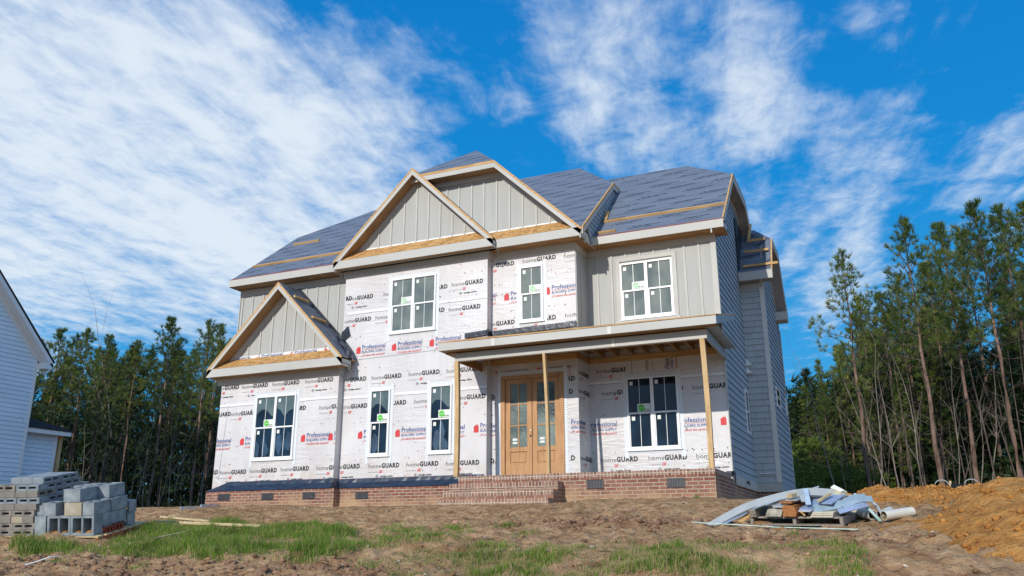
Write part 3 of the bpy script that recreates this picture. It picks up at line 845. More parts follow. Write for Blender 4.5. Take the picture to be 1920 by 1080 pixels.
mb = MB()
slab(mb, [(PX0, PY - .01, 3.90), (PX1 + .005, PY - .01, 3.90), (PX1 + .005, YM, 4.50), (-5.9, YM, 4.50), (-5.9, 16.6, 4.35), (PX0, 16.46, 4.32)], 0, M['osb'], .018)
mb.build('porch_roof', house)
for i, x in enumerate([-7.55, -7.15, -6.75, -6.35, -5.95, -5.42, -5.08, -4.74, -4.41, -4.08, -3.74, -3.41, -3.08]):
    mb = MB(); yb = YD if x < XM else YM
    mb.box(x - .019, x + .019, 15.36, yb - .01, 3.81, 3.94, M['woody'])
    mb.build('porch_joist', house)
mb = MB()
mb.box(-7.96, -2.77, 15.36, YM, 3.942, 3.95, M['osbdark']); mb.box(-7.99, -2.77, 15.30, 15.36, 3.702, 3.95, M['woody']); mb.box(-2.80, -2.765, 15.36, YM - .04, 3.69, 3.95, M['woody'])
mb.box(XM + .0, -2.77, YM - .04, YM - .005, 3.69, 3.82, M['wood']); mb.box(XT1, XM, YD - .04, YD - .005, 3.68, 3.82, M['wood']); mb.box(XM + .005, XM + .04, YD - .04, YM - .04, 3.69, 3.82, M['woody'])
mb.box(-7.96, XT1 + .04, YT - .04, YT - .005, 3.66, 3.8, M['wood'])
mb.build('porch_ceiling', house)
for (xt, xb, w) in ((-7.965, -7.94, .092), (-5.985, -5.925, .055), (-2.81, -2.80, .092)):
    mb = MB(); n = 6
    for i in range(n):
        t0, t1 = i / n, (i + 1) / n
        f = lambda t: (xb + (xt - xb) * t + .018 * math.sin(PI * t), 15.26, 1.152 + (3.53 - 1.152) * t)
        mb.bar(f(t0), f(t1), w, .09, M['woodz'], up=(0, 1, 0))
    mb.build('porch_post', house)
mb = MB()
mb.prism([(-8.40, YT - .012, 4.33), (XT1, YT - .012, 4.36), (XT1, YT - .012, 4.475), (-8.40, YT - .012, 4.45)], (0, -.03, 0), M['blacktape'])
mb.box(XT1 - .0, XT1 + .02, YT - .03, YD, 4.36, 4.5, M['blacktape'])
mb.prism([(XT1, YD - .012, 4.37), (XM, YD - .012, 4.40), (XM, YD - .012, 4.52), (XT1, YD - .012, 4.49)], (0, -.03, 0), M['blacktape'])
mb.build('flashing', house)

# ---- brick
mb = MB(); mb.box(XL - .08, XT0 + .11, 16.18, 16.30, .3, 1.06, M['brick']); mb.box(XT0 - .0, XT0 + .11, 16.30, 16.46, .3, 1.06, M['brick']); mb.box(XL - .08, XL, 16.30, 25.3, .3, 1.06, M['brick'])
mb.box(XT0 + .11, -7.85, 16.38, 16.50, .3, 1.06, M['brick'])
mb.build('foundation', house)
mb = MB()
mb.box(-7.87, -2.74, 15.22, 15.34, .2, 1.052, M['brick']); mb.box(-2.86, -2.74, 15.34, 17.0, .2, 1.052, M['brick']); mb.box(-7.87, -7.75, 15.34, 16.4, .2, 1.052, M['brick'])
mb.box(-7.872, -2.738, 15.213, 15.40, 1.052, 1.152, M['rowlock']); mb.box(-2.90, -2.735, 15.40, 16.9, 1.052, 1.152, M['rowlock'])
mb.box(-7.8, -2.85, 15.40, YM, .9, 1.14, M['concrete'])
mb.build('porch_foundation', house)
mb = MB()
mb.box(-2.86, -2.74, 17.0, 17.6, .2, 1.02, M['brick']); mb.box(XR - .05, XR - .0, 17.6, YB - .02, .2, .99, M['brick']); mb.box(XR, XB - .01, YB + .0, YB + .1, .2, .99, M['brick']); mb.box(XB - .11, XB - .01, YB + .1, YE, .2, .99, M['brick'])
mb.box(XR - .012, XR + .002, 20.3, 20.37, .5, .95, M['vent'])
mb.build('foundation', house)
for i, (yf, zt) in enumerate(((14.96, .995), (14.70, .83), (14.44, .665))):
    mb = MB(); yk = 15.215 if i == 0 else (14.96, 14.70)[i - 1]
    x0, x1 = -7.93, -5.63
    mb.box(x0, x1, yf, yk if i < 2 else 14.70, .2, zt - .10, M['brickclean'])
    mb.box(x0 - .002, x1 + .003, yf - .008, yk, zt - .10, zt, M['rowlockclean'])
    mb.build('brick_step', house)
for (x0, x1, z0, z1, y) in ((-14.972, -14.603, .848, 1.0, 16.18), (-13.631, -13.282, .835, .99, 16.18), (-12.433, -12.088, .835, .985, 16.18), (-11.107, -10.767, .815, .970, 16.38), (-5.148, -4.817, .846, 1.015, 15.22), (-3.618, -3.288, .83, .995, 15.22)):
    mb = MB(); mb.box(x0, x1, y - .006, y + .01, z0, z1, M['vent'])
    mb.box(x0, x1, y - .014, y - .006, z1 - .014, z1, M['vent']); mb.box(x0, x1, y - .014, y - .006, z0, z0 + .014, M['vent'])
    n = 11
    for i in range(n): x = x0 + (i + .5) * (x1 - x0) / n; mb.box(x - .005, x + .005, y - .013, y - .006, z0 + .014, z1 - .014, M['ventslat'])
    mb.build('foundation_vent', house)
# blue-black sill flashing sagging over the brick
def sill(x0, x1, y, zt, zb, name='sill_flashing', fold=None):
    mb = MB(); n = int((x1 - x0) / .12); rr_ = random.Random(int(x0 * 10))
    ts = []
    for i in range(n + 1):
        x = x0 + (x1 - x0) * i / n; w = rr_.uniform(-.012, .012)
        zz = zt if not (fold and x < x0 + .62) else zb + .03 + (zt - zb - .03) * max(0, (x - x0) / .62)
        ts.append(((x, y - .006, zz), (x, y - .03 + w, (zz + zb) / 2 + .02), (x, y - .125 + w * .5, zb)))
    for a, b in zip(ts, ts[1:]):
        mb.poly([a[1], b[1], b[0], a[0]], M['navy']); mb.poly([a[2], b[2], b[1], a[1]], M['navy'])
    for i in range(0, n, 4):
        for zz, yy in ((zt - .012, y - .010), ):
            x = x0 + (i + rr_.random()) * .12
            if x < x0 + .65 and fold: continue
            mb.box(x, x + .014, yy - .006, yy, zz - .008, zz + .008, M['inkred'])
    return mb
mb = sill(XL - .10, XT0 + .02, YW, 1.29, 1.065, fold=True)
mb.poly([(XT0 + .005, YW - .0, 1.29), (XT0 + .005, YT, 1.29), (XT0 + .12, YT - .1, 1.065), (XT0 + .12, YW - .12, 1.065)], M['navy'])
mb.build('sill_flashing', house, fix=False)
sill(XT0 + .04, -7.9, YT, 1.285, 1.065).build('sill_flashing', house, fix=False)
mb = MB(); mb.box(XR - .12, XR + .035, YM - .04, YM - .0, 1.155, 1.25, M['blacktape']); mb.box(XR + .0, XR + .04, YM - .04, YM + .16, 1.0, 1.25, M['navy']); mb.build('sill_flashing', house)

# ---- windows
def window(x0, x1, z0, z1, y, twin, hi, stick=True, tape=True, reflection=False):
    ft = .040; pd = .038
    mb = MB()
    mb.box(x0, x0 + ft, y - pd, y, z0, z1, M['white']); mb.box(x1 - ft, x1, y - pd, y, z0, z1, M['white'])
    mb.box(x0 + ft, x1 - ft, y - pd, y, z1 - ft, z1, M['white']); mb.box(x0 + ft, x1 - ft, y - pd - .004, y, z0, z0 + .05, M['white'])
    units = [(x0 + ft, x1 - ft)]
    if twin:
        mx = (x0 + x1) / 2; mb.box(mx - .036, mx + .036, y - pd, y, z0 + .05, z1 - ft, M['white']); units = [(x0 + ft, mx - .036), (mx + .036, x1 - ft)]
    mb.box(x0 - .03, x1 + .03, y - pd - .012, y - pd + .02, z0 - .018, z0 + .006, M['white'])
    w = mb.build('window', house, bevel=.003)
    zm = (z0 + z1) / 2
    for ui, (a, b) in enumerate(units):
        s = MB()
        s.box(a, b, y - .030, y - .004, zm - .018, zm + .018, M['white'])
        s.box(a, a + .022, y - .022, y - .004, z0 + .05, zm - .018, M['white']); s.box(b - .022, b, y - .022, y - .004, z0 + .05, zm - .018, M['white'])
        s.box(a + .022, b - .022, y - .022, y - .004, z0 + .05, z0 + .075, M['white'])
        s.build('sash', w)
        for (za, zb, aa, bb, gm, yy) in ((zm + .018, z1 - ft, a, b, 'hi' if hi else 'up', -.008), (z0 + .075, zm - .018, a + .022, b - .022, 'hi' if hi else 'lo', -.006)):
            g = MB(); mat = {'hi': M['glasshi'], 'lo': M['glasslo'], 'up': M['glasslo']}[gm]
            g.poly([(aa, y + yy, za), (bb, y + yy, za), (bb, y + yy, zb), (aa, y + yy, zb)], mat)
            if reflection and gm == 'up':  # pale sky reflection painted on the upper pane, with a wavy lower edge
                r2 = random.Random(int(x0 * 37) + ui); n = 10; base = za + (zb - za) * .32; pr = []
                for i in range(n + 1):
                    t = i / n; pr.append((aa + (bb - aa) * t, base + (zb - za) * (.30 * abs(math.sin(t * 3.1 + ui * 1.3 + .4)) * (1 - .2 * t) + r2.uniform(-.02, .02))))
                for p, q in zip(pr, pr[1:]): g.poly([(p[0], y + yy - .0015, p[1]), (q[0], y + yy - .0015, q[1]), (q[0], y + yy - .0015, zb), (p[0], y + yy - .0015, zb)], M['glassmid'])
            if reflection and gm == 'lo':  # dark blue patches painted on the lower pane in place of reflections
                r2 = random.Random(int(x0 * 31) + ui + 5)
                for k in range(3):
                    cx, cz = r2.uniform(aa + .04, bb - .08), r2.uniform(za + .05, zb - .25); ww, hh_ = r2.uniform(.05, .12), r2.uniform(.12, .3)
                    P = [(min(bb, max(aa, cx + ww * math.cos(t) * r2.uniform(.6, 1.1))), min(zb, max(za, cz + hh_ * math.sin(t) * r2.uniform(.6, 1.1)))) for t in [2 * PI * i / 9 for i in range(9)]]
                    g.poly([(p[0], y + yy - .0012 - k * .0003, p[1]) for p in P], M['bluepatch'])
            g.build('pane', w, fix=False)
            m_ = MB(); mx = (aa + bb) / 2; m_.box(mx - .0055, mx + .0055, y + yy - .006, y + yy - .0025, za, zb, M['white']); m_.build('muntin', w)
            if stick:
                k = MB(); q = .085; k.box(aa + .035, aa + .035 + q * .85, y + yy - .008, y + yy - .0065, zb - .05 - q, zb - .05, M['sticker']); k.build('sticker', w)
        if stick and ui == 0:
            k = MB(); yy = y - .0165; sx0, sx1 = (b - .30, b - .01) if b - a > .4 else (b - .27, b - .005); sz0, sz1 = zm + .03, zm + .20
            k.box(sx0, sx1, yy, yy + .001, sz0, sz1, M['sticker'])
            cx, cz = sx0 + .085, (sz0 + sz1) / 2
            P = []
            for i in range(14):
                t = 2 * PI * i / 14; P.append((cx + .075 * math.cos(t), yy - .0015, cz + .068 * math.sin(t)))
            gm = M['green'] if not hi else M['palegreen']
            k.poly(P[:8], gm); k.poly([(p[0] + .008, p[1], p[2] - .01) for p in P[7:] + P[:1]], gm)
            for p, m in letters('Ply Gem', cx + .07, sz0 + .022, .115, .028, M['ink'], .03): k.poly([(q[0], yy - .002, q[1]) for q in p], m)
            k.build('sticker', w, fix=False)
    if tape:
        t_ = MB(); e = .085; y2 = y - .007
        segs = [(x0 - e, x0, z0 - .16, z1 + .12), (x1, x1 + e, z0 - .16, z1 + .12), (x0, x1, z1, z1 + .075)]
        for s in segs: t_.box(s[0], s[1], y2, y2 + .003, s[2], s[3], M['tape'])
        t_.box(x0, x1, y2, y2 + .002, z0 - .05, z0, M['tape'])
        for s in segs + [(x0, x1, z0 - .05, z0 - .015)]:
            nx = max(1, round((s[1] - s[0]) / .045)); nz = max(1, round((s[3] - s[2]) / .05))
            for i in range(nx):
                for j in range(nz):
                    x = s[0] + (i + .5) * (s[1] - s[0]) / nx; z = s[2] + (j + .5 + .25 * (i % 2)) * (s[3] - s[2]) / nz
                    t_.poly([(x - .012, y2 - .002, z), (x, y2 - .002, z - .015), (x + .012, y2 - .002, z), (x, y2 - .002, z + .015)], M['tapedot'])
        t_.build('flashing_tape', w, fix=False)
    return w
M['palegreen'] = simple('pale_green_print', (.42, .62, .42), .1, 8)
window(-14.10, -12.88, 1.775, 3.345, YW, True, False, reflection=True)
window(-10.88, -10.335, 1.765, 3.315, YT, False, False, reflection=True)
window(-9.275, -8.71, 1.765, 3.31, YT, False, False, reflection=True)
window(-10.42, -9.19, 4.63, 6.0, YT, True, True)
window(-7.125, -6.555, 4.615, 5.94, YD, False, True)
w = window(-4.965, -3.765, 4.63, 5.955, YM, True, True, tape=False)
mb = MB(); mb.box(-5.06, -3.67, YM - .03, YM - .001, 6.0, 6.09, M['trim']); mb.box(-5.06, -4.967, YM - .03, YM - .001, 4.5, 6.0, M['trim']); mb.box(-3.763, -3.67, YM - .03, YM - .001, 4.5, 6.0, M['trim'])
mb.box(-5.1, -3.64, YM - .05, YM - .001, 4.54, 4.60, M['trim']); mb.build('window_trim', house)
window(-4.935, -3.80, 1.745, 3.32, YM, True, False)

# small windows on the right-hand side
def side_window(y0, y1, z0, z1, X):
    mb = MB(); f = .05
    mb.box(X, X + .035, y0, y0 + f, z0, z1, M['white']); mb.box(X, X + .035, y1 - f, y1, z0, z1, M['white'])
    mb.box(X, X + .035, y0 + f, y1 - f, z1 - f, z1, M['white']); mb.box(X, X + .035, y0 + f, y1 - f, z0, z0 + f, M['white']); mb.box(X, X + .033, y0 + f, y1 - f, (z0 + z1) / 2 - .02, (z0 + z1) / 2 + .02, M['white'])
    w = mb.build('window', house)
    g = MB(); g.poly([(X + .024, y0 + f, z0 + f), (X + .024, y1 - f, z0 + f), (X + .024, y1 - f, z1 - f), (X + .024, y0 + f, z1 - f)], M['glasslo']); g.build('pane', w, fix=False)
side_window(20.02, 20.50, 2.30, 3.33, XR); side_window(21.55, 22.35, 3.10, 3.60, XB); side_window(23.7, 23.95, 3.15, 3.6, XB)
for z in (4.02, 3.82):
    mb = MB(); mb.prism([(XR + .012, 20.72, z), (XR + .012, 20.88, z), (XR + .012, 20.88, z + .15), (XR + .012, 20.72, z + .15)], (.02, 0, 0), M['white'])
    mb.prism([(XR + .03, 20.73, z), (XR + .03, 20.73, z + .14), (XR + .15, 20.73, z + .02)], (0, .13, 0), M['white']); mb.build('vent_hood', house)
mb = MB(); mb.tube([(XR + .03, 19.1, 1.10), (XR + .09, 19.1, 1.10), (XR + .09, 19.1, 1.05)], .018, 6, M['metal']); mb.tube([(XR + .07, 19.05, 1.13), (XR + .07, 19.15, 1.13)], .02, 6, M['metal']); mb.build('hose_tap', house)
mb = MB(); mb.box(XR + .1, XR + .45, YB - .06, YB - .03, 1.405, 1.425, M['white']); mb.build('pipe_stub', house)

# ---- entrance: pair of fir doors
yd = YD - .03
mb = MB()
mb.box(-7.60, -7.50, yd, YD + .09, 1.17, 3.42, M['door']); mb.box(-6.21, -6.11, yd, YD + .09, 1.17, 3.42, M['door']); mb.box(-7.50, -6.21, yd, YD + .09, 3.34, 3.42, M['door'])
mb.box(-7.62, -6.09, yd - .01, YD + .1, 1.15, 1.21, M['vent'])
dr = mb.build('front_door', house, bevel=.003)
yf = YD + .01
for k, (a, b) in enumerate(((-7.495, -6.868), (-6.855, -6.215))):
    gx0, gx1 = (a + .115, b - .115); zc = [1.21, 1.49, 1.73, 1.86, 3.23, 3.335]
    mb = MB(); dm = M['door']
    mb.box(a, gx0, yf, yf + .045, 1.215, 3.335, dm); mb.box(gx1, b, yf, yf + .045, 1.215, 3.335, dm)
    mb.box(gx0, gx1, yf, yf + .045, 1.215, 1.49, dm); mb.box(gx0, gx1, yf, yf + .045, 1.75, 1.85, dm); mb.box(gx0, gx1, yf, yf + .045, 3.235, 3.335, dm)
    mb.box(gx0, gx1, yf + .022, yf + .04, 1.49, 1.75, dm); mb.box(gx0 + .035, gx1 - .035, yf + .008, yf + .022, 1.525, 1.715, dm)
    mx = (gx0 + gx1) / 2
    mb.box(mx - .014, mx + .014, yf + .004, yf + .03, 1.85, 3.235, dm)
    for z in (2.315, 2.78): mb.box(gx0, gx1, yf + .005, yf + .031, z - .014, z + .014, dm)
    mb.build('door_leaf', dr, bevel=.003)
    g = MB(); g.poly([(gx0, yf + .018, 1.85), (gx1, yf + .018, 1.85), (gx1, yf + .018, 3.235), (gx0, yf + .018, 3.235)], M['glassdoor']); g.build('pane', dr, fix=False)
    s = MB(); s.box(gx0 + .05, gx0 + .16, yf + .012, yf + .016, 1.99, 2.04, M['sticker']); s.box(gx0 + .05, gx0 + .16, yf + .012, yf + .016, 1.92, 1.965, M['sticker']); s.build('sticker', dr)
mb = MB()
mb.tube([(-6.90, yf - .004, 2.08), (-6.90, yf + .01, 2.08)], .024, 10, M['vent']); mb.tube([(-6.90, yf - .004, 2.20), (-6.90, yf + .01, 2.20)], .016, 10, M['white']); mb.build('lock_bore', dr)
mb = MB(); e = .075; y2 = YD - .006
for s in ((-7.60 - e, -7.60, 1.16, 3.62), (-6.11, -6.11 + e, 1.16, 3.62), (-7.60, -6.11, 3.42, 3.52)):
    mb.box(s[0], s[1], y2, y2 + .003, s[2], s[3], M['tape']); nx = max(1, round((s[1] - s[0]) / .045)); nz = max(1, round((s[3] - s[2]) / .05))
    for i in range(nx):
        for j in range(nz):
            x = s[0] + (i + .5) * (s[1] - s[0]) / nx; z = s[2] + (j + .5) * (s[3] - s[2]) / nz
            mb.poly([(x - .012, y2 - .002, z), (x, y2 - .002, z - .015), (x + .012, y2 - .002, z), (x, y2 - .002, z + .015)], M['tapedot'])
mb.build('flashing_tape', dr, fix=False)
# ------------------------------------------------------------ ground
def ss(a, b, x):
    t_ = max(0., min(1., (x - a) / (b - a))); return t_ * t_ * (3 - 2 * t_)
def T0(x, y):
    base = .60 + .07 * ss(-11, -12.5, x)
    d = 14.6 - y
    soft = math.log1p(math.exp(-abs(d) * 3)) / 3 + max(d, 0)
    z = base - .14 * soft
    z += .03 * ss(-8.5, -11, x) * ss(14, 10, y)
    z += .5 * ss(19, 38, y)
    z += .55 * ss(-2.0, 1.5, x) * ss(15, 30, y)
    z -= .07 * math.exp(-((x + 1.05) / .65) ** 2 - ((y - 11.5) / .7) ** 2)
    if z < -1.6: z = -1.6 + (z + 1.6) * .05
    return z
def nz(x, y, z=0.): return noise.noise((x, y, z))
def rough(x, y):
    """clods, ruts and small lumps of bare soil"""
    n = 0.
    near = ss(14.8, 13.0, y)
    a = noise.noise((x * 1.3, y * 1.3, 1.7)) * .035 + noise.noise((x * .45, y * .6, 5.)) * .05
    b = abs(noise.noise((x * 3.1, y * 3.1, 9.))) * .045 + noise.noise((x * 7.5, y * 7.5, 3.)) * .022 + noise.noise((x * 14, y * 14, 4.)) * .016
    bank = math.exp(-((y - (8.6 + .35 * math.sin(x * .9))) / .7) ** 2) * max(0, noise.noise((x * .8, y * .8, 2.)) + .25) * .16
    rut = math.exp(-((y - (11.2 + .12 * x * .2)) / .35) ** 2) * ss(-5.6, -4.2, x) * ss(-1.8, -2.8, x) * (.03 + .10 * max(0, noise.noise((x * 2.6, y * 2.6, 6.))))
    rut2 = math.exp(-((y - 9.7) / .4) ** 2) * ss(-3., -1.6, x) * .10 * max(0, noise.noise((x * 2.2, y * 3., 8.)) + .1)
    foot = math.exp(-((y - 15.0) / .5) ** 2) * .05 * ss(-5.5, -5, x) * ss(-2.4, -2.9, x)
    return (a * .8 + b * 1.9) * (.3 + .7 * near) + bank + rut + rut2 + foot
def T(x, y): return T0(x, y) + (rough(x, y) if -22 < x < 8 and 2 < y < 19 else 0)

def axis_pts(a, b, step, lo, hi, g=1.25):
    p = [a + i * step for i in range(int((b - a) / step) + 1)]
    s_ = step; q = p[-1]
    while q < hi: s_ *= g; q += s_; p.append(q)
    s_ = step; q = p[0]; l = []
    while q > lo: s_ *= g; q -= s_; l.append(q)
    return list(reversed(l)) + p
def heightfield(name, xs, ys, fn, mat, loc=(0, 0, 0)):
    nx, ny = len(xs), len(ys)
    v = [(x - loc[0], y - loc[1], fn(x, y) - loc[2]) for y in ys for x in xs]
    f = [(j * nx + i, j * nx + i + 1, (j + 1) * nx + i + 1, (j + 1) * nx + i) for j in range(ny - 1) for i in range(nx - 1)]
    me = bpy.data.meshes.new(name); me.from_pydata(v, [], f); me.materials.append(mat)
    me.polygons.foreach_set('use_smooth', [True] * len(f)); me.update()
    o = bpy.data.objects.new(name, me); COL.objects.link(o); o.location = loc
    return o

m, t, b = new_mat('bare_soil', .95, .1)
co = worldco(t)
n1 = t.noise(co, .55, 5, .6); n2 = t.noise(co, 3.2, 6, .65); n3 = t.noise(co, 14, 5, .7); n4 = t.noise(t.scalevec(co, (.5, 1.6, 1)), 1.4, 5, .6)
col = t.ramp(n2, [(.30, (.14, .072, .034)), (.44, (.35, .205, .105)), (.60, (.49, .315, .17)), (.8, (.60, .43, .27))])
col = t.mix(t.mapr(n4, .52, .68, 0, .6), col, (.22, .11, .06))
col = t.mix(t.mapr(n1, .52, .68, 0, .35), col, (.50, .30, .135))
col = t.mix(t.mapr(n3, .60, .72, 0, .55), col, (.64, .52, .37))
col = t.mix(t.mapr(n3, .42, .32, 0, .55), col, (.16, .085, .05))
sep = t.n('ShaderNodeSeparateXYZ'); t.t.links.new(co, sep.inputs[0])
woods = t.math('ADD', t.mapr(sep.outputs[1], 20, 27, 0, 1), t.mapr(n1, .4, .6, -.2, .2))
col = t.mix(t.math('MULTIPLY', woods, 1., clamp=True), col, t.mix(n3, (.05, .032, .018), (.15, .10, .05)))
t.t.links.new(col, b.inputs['Base Color'])
bump(t, b, t.math('ADD', n3, t.math('MULTIPLY', n2, 1.5)), .9, .05)
M['soil'] = m
ground = heightfield('ground', axis_pts(-14.5, 2.2, .045, -500, 500), axis_pts(6.6, 15.4, .045, -400, 900), T, M['soil'])
tag(ground, 'bare brown building plot soil sloping up to the house', kind='structure')

# orange spoil heaps
m, t, b = new_mat('orange_clay', .95, .1)
co = worldco(t)
n1 = t.noise(co, 1.1, 5, .6); n2 = t.noise(co, 5, 6, .65); n3 = t.noise(co, 22, 4, .7)
col = t.ramp(n2, [(.3, (.33, .13, .035)), (.5, (.58, .265, .07)), (.7, (.70, .37, .12))])
col = t.mix(t.mapr(n1, .5, .65, 0, .5), col, (.36, .21, .09))
col = t.mix(t.mapr(n3, .60, .72, 0, .5), col, (.62, .40, .20)); col = t.mix(t.mapr(n3, .42, .34, 0, .6), col, (.17, .075, .03))
t.t.links.new(col, b.inputs['Base Color']); bump(t, b, t.math('ADD', n3, t.math('MULTIPLY', n2, 1.5)), 1., .06)
M['clay'] = m
def heap(name, cx, cy_, peaks, x0, x1, y0, y1, step, amp, label):
    def fn(x, y):
        h = 0
        for (px_, py_, rx, ry, hh) in peaks:
            wob = 1 + .25 * noise.noise((x * .9, y * .9, px_))
            d = math.hypot((x - px_) / (rx * wob), (y - py_) / (ry * wob))
            h = max(h, hh * (1 - d) if d < 1 else 0) if False else h + (max(0, 1 - d * d) ** 1.3) * hh * (1 - .25 * h)
        e = min(ss(x0, x0 + .4, x), ss(x1, x1 - .4, x), ss(y0, y0 + .3, y), ss(y1, y1 - .3, y))
        k = min(1, h * 4)
        r_ = abs(noise.noise((x * 2.3, y * 2.3, 4.))) * .16 + noise.noise((x * 5.5, y * 5.5, 7.)) * .06 + abs(noise.noise((x * 11, y * 11, 2.))) * .05
        return T0(x, y) - .06 + (h + r_ * amp * k) * e + .02 * k
    xs = axis_pts(x0, x1, step, x0, x1); ys = axis_pts(y0, y1, step, y0, y1)
    o = heightfield(name, xs, ys, fn, M['clay'], (cx, cy_, T0(cx, cy_)))
    tag(o, label, 'dirt mound'); return o
heap('dirt_mound', 2.2, 11.2, [(1.42, 11.8, .85, 1.3, .31), (1.35, 9.7, 1.15, 1.5, .17), (1.0, 8.9, .9, .8, .10), (.5, 13., .6, .9, .12), (2.2, 10.9, 2.1, 2.4, .13), (4.0, 11.4, 2.6, 2.6, .12), (1.0, 11.0, 1.5, 1.5, .12), (.9, 9.6, 1.2, 1.3, .10), (2.8, 9.4, 2., 1.3, .10)], -.5, 6.5, 7.8, 14.4, .05, .5,
     'large orange clay heap in the right foreground')
heap('dirt_mound', .6, 16., [(.22, 14.2, .7, 1.5, .13), (-.40, 13.9, .7, 1.2, .10), (.95, 14.0, .75, 1.6, .12), (1.7, 14.3, .9, 1.5, .11), (3.4, 14.8, 1.6, 1.3, .06), (5.5, 15., 1.6, 1.4, .08)], -1.4, 7.5, 12.2, 16.6, .045, .9,
     'lumpy orange clay bank behind the scrap pile and plastic pipes')

# soil clods and pebbles
def clods():
    mb = MB(); r = random.Random(3)
    ico = []
    bm = bmesh.new(); bmesh.ops.create_icosphere(bm, subdivisions=1, radius=1.)
    iv = [v.co.copy() for v in bm.verts]; idx = [[v.index for v in f.verts] for f in bm.faces]; bm.free()
    mats = [M['soil']] * 14 + [M['clod']] * 9 + [M['pebble']]
    def one(x, y, s, mat):
        z = T(x, y) + s * .2; n = len(mb.v); k = mb.mi(mat); q = r.uniform(0, 6.3)
        for p in iv:
            w = 1 + .55 * noise.noise((p.x * 1.7 + x * 9, p.y * 1.7 + y * 9, p.z * 1.7))
            a, b_ = p.x * math.cos(q) - p.y * math.sin(q), p.x * math.sin(q) + p.y * math.cos(q)
            mb.v.append((x + a * s * w * 1.2, y + b_ * s * w, z + p.z * s * w * .7))
        for f in idx: mb.f.append(tuple(n + i for i in f)); mb.m.append(k)
    for i in range(5200):
        y = 7 + 8 * r.random() ** 1.3; x = r.uniform(-13.5, 1.5)
        if nz(x * .7, y * .7, 3) < -.1 and r.random() < .7: continue
        one(x, y, .006 + .020 * r.random() ** 2.2, r.choice(mats))
    for i in range(420):
        x = r.gauss(-3.6, .75); y = r.gauss(11.25, .22); one(x, y, .012 + .04 * r.random() ** 2.5, M['clod'])
    for i in range(260):
        x = r.gauss(-1.2, .7); y = r.gauss(9.5, .25); one(x, y, .010 + .032 * r.random() ** 2.5, M['clod'])
    for i in range(700):
        x = r.uniform(-10.5, -4.5); y = r.gauss(7.75, .3); one(x, y, .010 + .032 * r.random() ** 2.5, M['clod'])
    return mb
M['clod'] = simple('dark_soil_clod', (.20, .11, .065), .4, 9, .95, .1, .8, c2=(.32, .19, .12))
M['pebble'] = simple('pale_pebble', (.46, .40, .33), .3, 9, .9)
tag(clods().build('soil_clods', fix=False, smooth=True), kind='stuff')
mb = MB(); r = random.Random(8)
for i in range(170):
    x, y = r.uniform(-13, .5), 7.4 + 7 * r.random(); q = r.uniform(0, 6.3); L = r.uniform(.015, .07); z = T(x, y) + .008
    mb.bar((x - L * math.cos(q), y - L * math.sin(q), z), (x + L * math.cos(q), y + L * math.sin(q), z + r.uniform(0, .012)), r.uniform(.008, .022), .004, r.choice([M['stake'], M['stake'], M['greywood'], M['pebble'], M['trimold']]))
tag(mb.build('wood_chips', fix=False), kind='stuff')
# clay lumps on the heaps
mb = MB(); r = random.Random(9)
bm = bmesh.new(); bmesh.ops.create_icosphere(bm, subdivisions=1, radius=1.); iv = [v.co.copy() for v in bm.verts]; idx = [[v.index for v in f.verts] for f in bm.faces]; bm.free()
dg = bpy.context.evaluated_depsgraph_get()
from mathutils.bvhtree import BVHTree
for o in [o for o in COL.objects if o.name.startswith('dirt_mound')]:
    me = o.data; vv = [Vector(v.co) + o.location for v in me.vertices]
    cand = [v for v in vv if v.z > T0(v.x, v.y) + .05]
    for i in range(1500):
        p = r.choice(cand); s = .006 + .036 * r.random() ** 5; n = len(mb.v); k = mb.mi(M['clay'])
        for q in iv:
            w = 1 + .5 * noise.noise((q.x * 1.5 + p.x * 9, q.y * 1.5 + p.y * 9, q.z * 1.5)); mb.v.append((p.x + q.x * s * w * 1.2 + r.uniform(-.002, .002), p.y + q.y * s * w, p.z + s * .3 + q.z * s * w * .8))
        for f in idx: mb.f.append(tuple(n + j for j in f)); mb.m.append(k)
tag(mb.build('clay_lumps', fix=False, smooth=True), kind='stuff')

# ------------------------------------------------------------ grass
def inside(p, x, y):
    c = False; n = len(p); j = n - 1
    for i in range(n):
        if (p[i][1] > y) != (p[j][1] > y) and x < (p[j][0] - p[i][0]) * (y - p[i][1]) / (p[j][1] - p[i][1]) + p[i][0]: c = not c
        j = i
    return c
P_LUSH = [(-11.37, 10.55), (-11.87, 11.45), (-10.56, 11.62), (-9.57, 11.29), (-8.9, 11.53), (-7.63, 10.92), (-5.94, 9.64), (-5.36, 8.84), (-5.88, 8.45), (-6.16, 8.03), (-7.02, 7.96), (-8.48, 8.52), (-9.04, 8.19), (-9.57, 8.31), (-10.2, 8.25), (-11.11, 8.25), (-11.79, 8.73), (-10.21, 8.83), (-11.26, 10.21)]
P_MID = [(-5.48, 9.03), (-5.93, 9.7), (-5.2, 9.9), (-4.97, 9.5), (-3.81, 9.0), (-2.06, 9.3), (-0.36, 9.0), (-0.2, 8.07), (-1.0, 7.6), (-3.18, 7.2), (-4.29, 7.3), (-5.1, 8.16)]
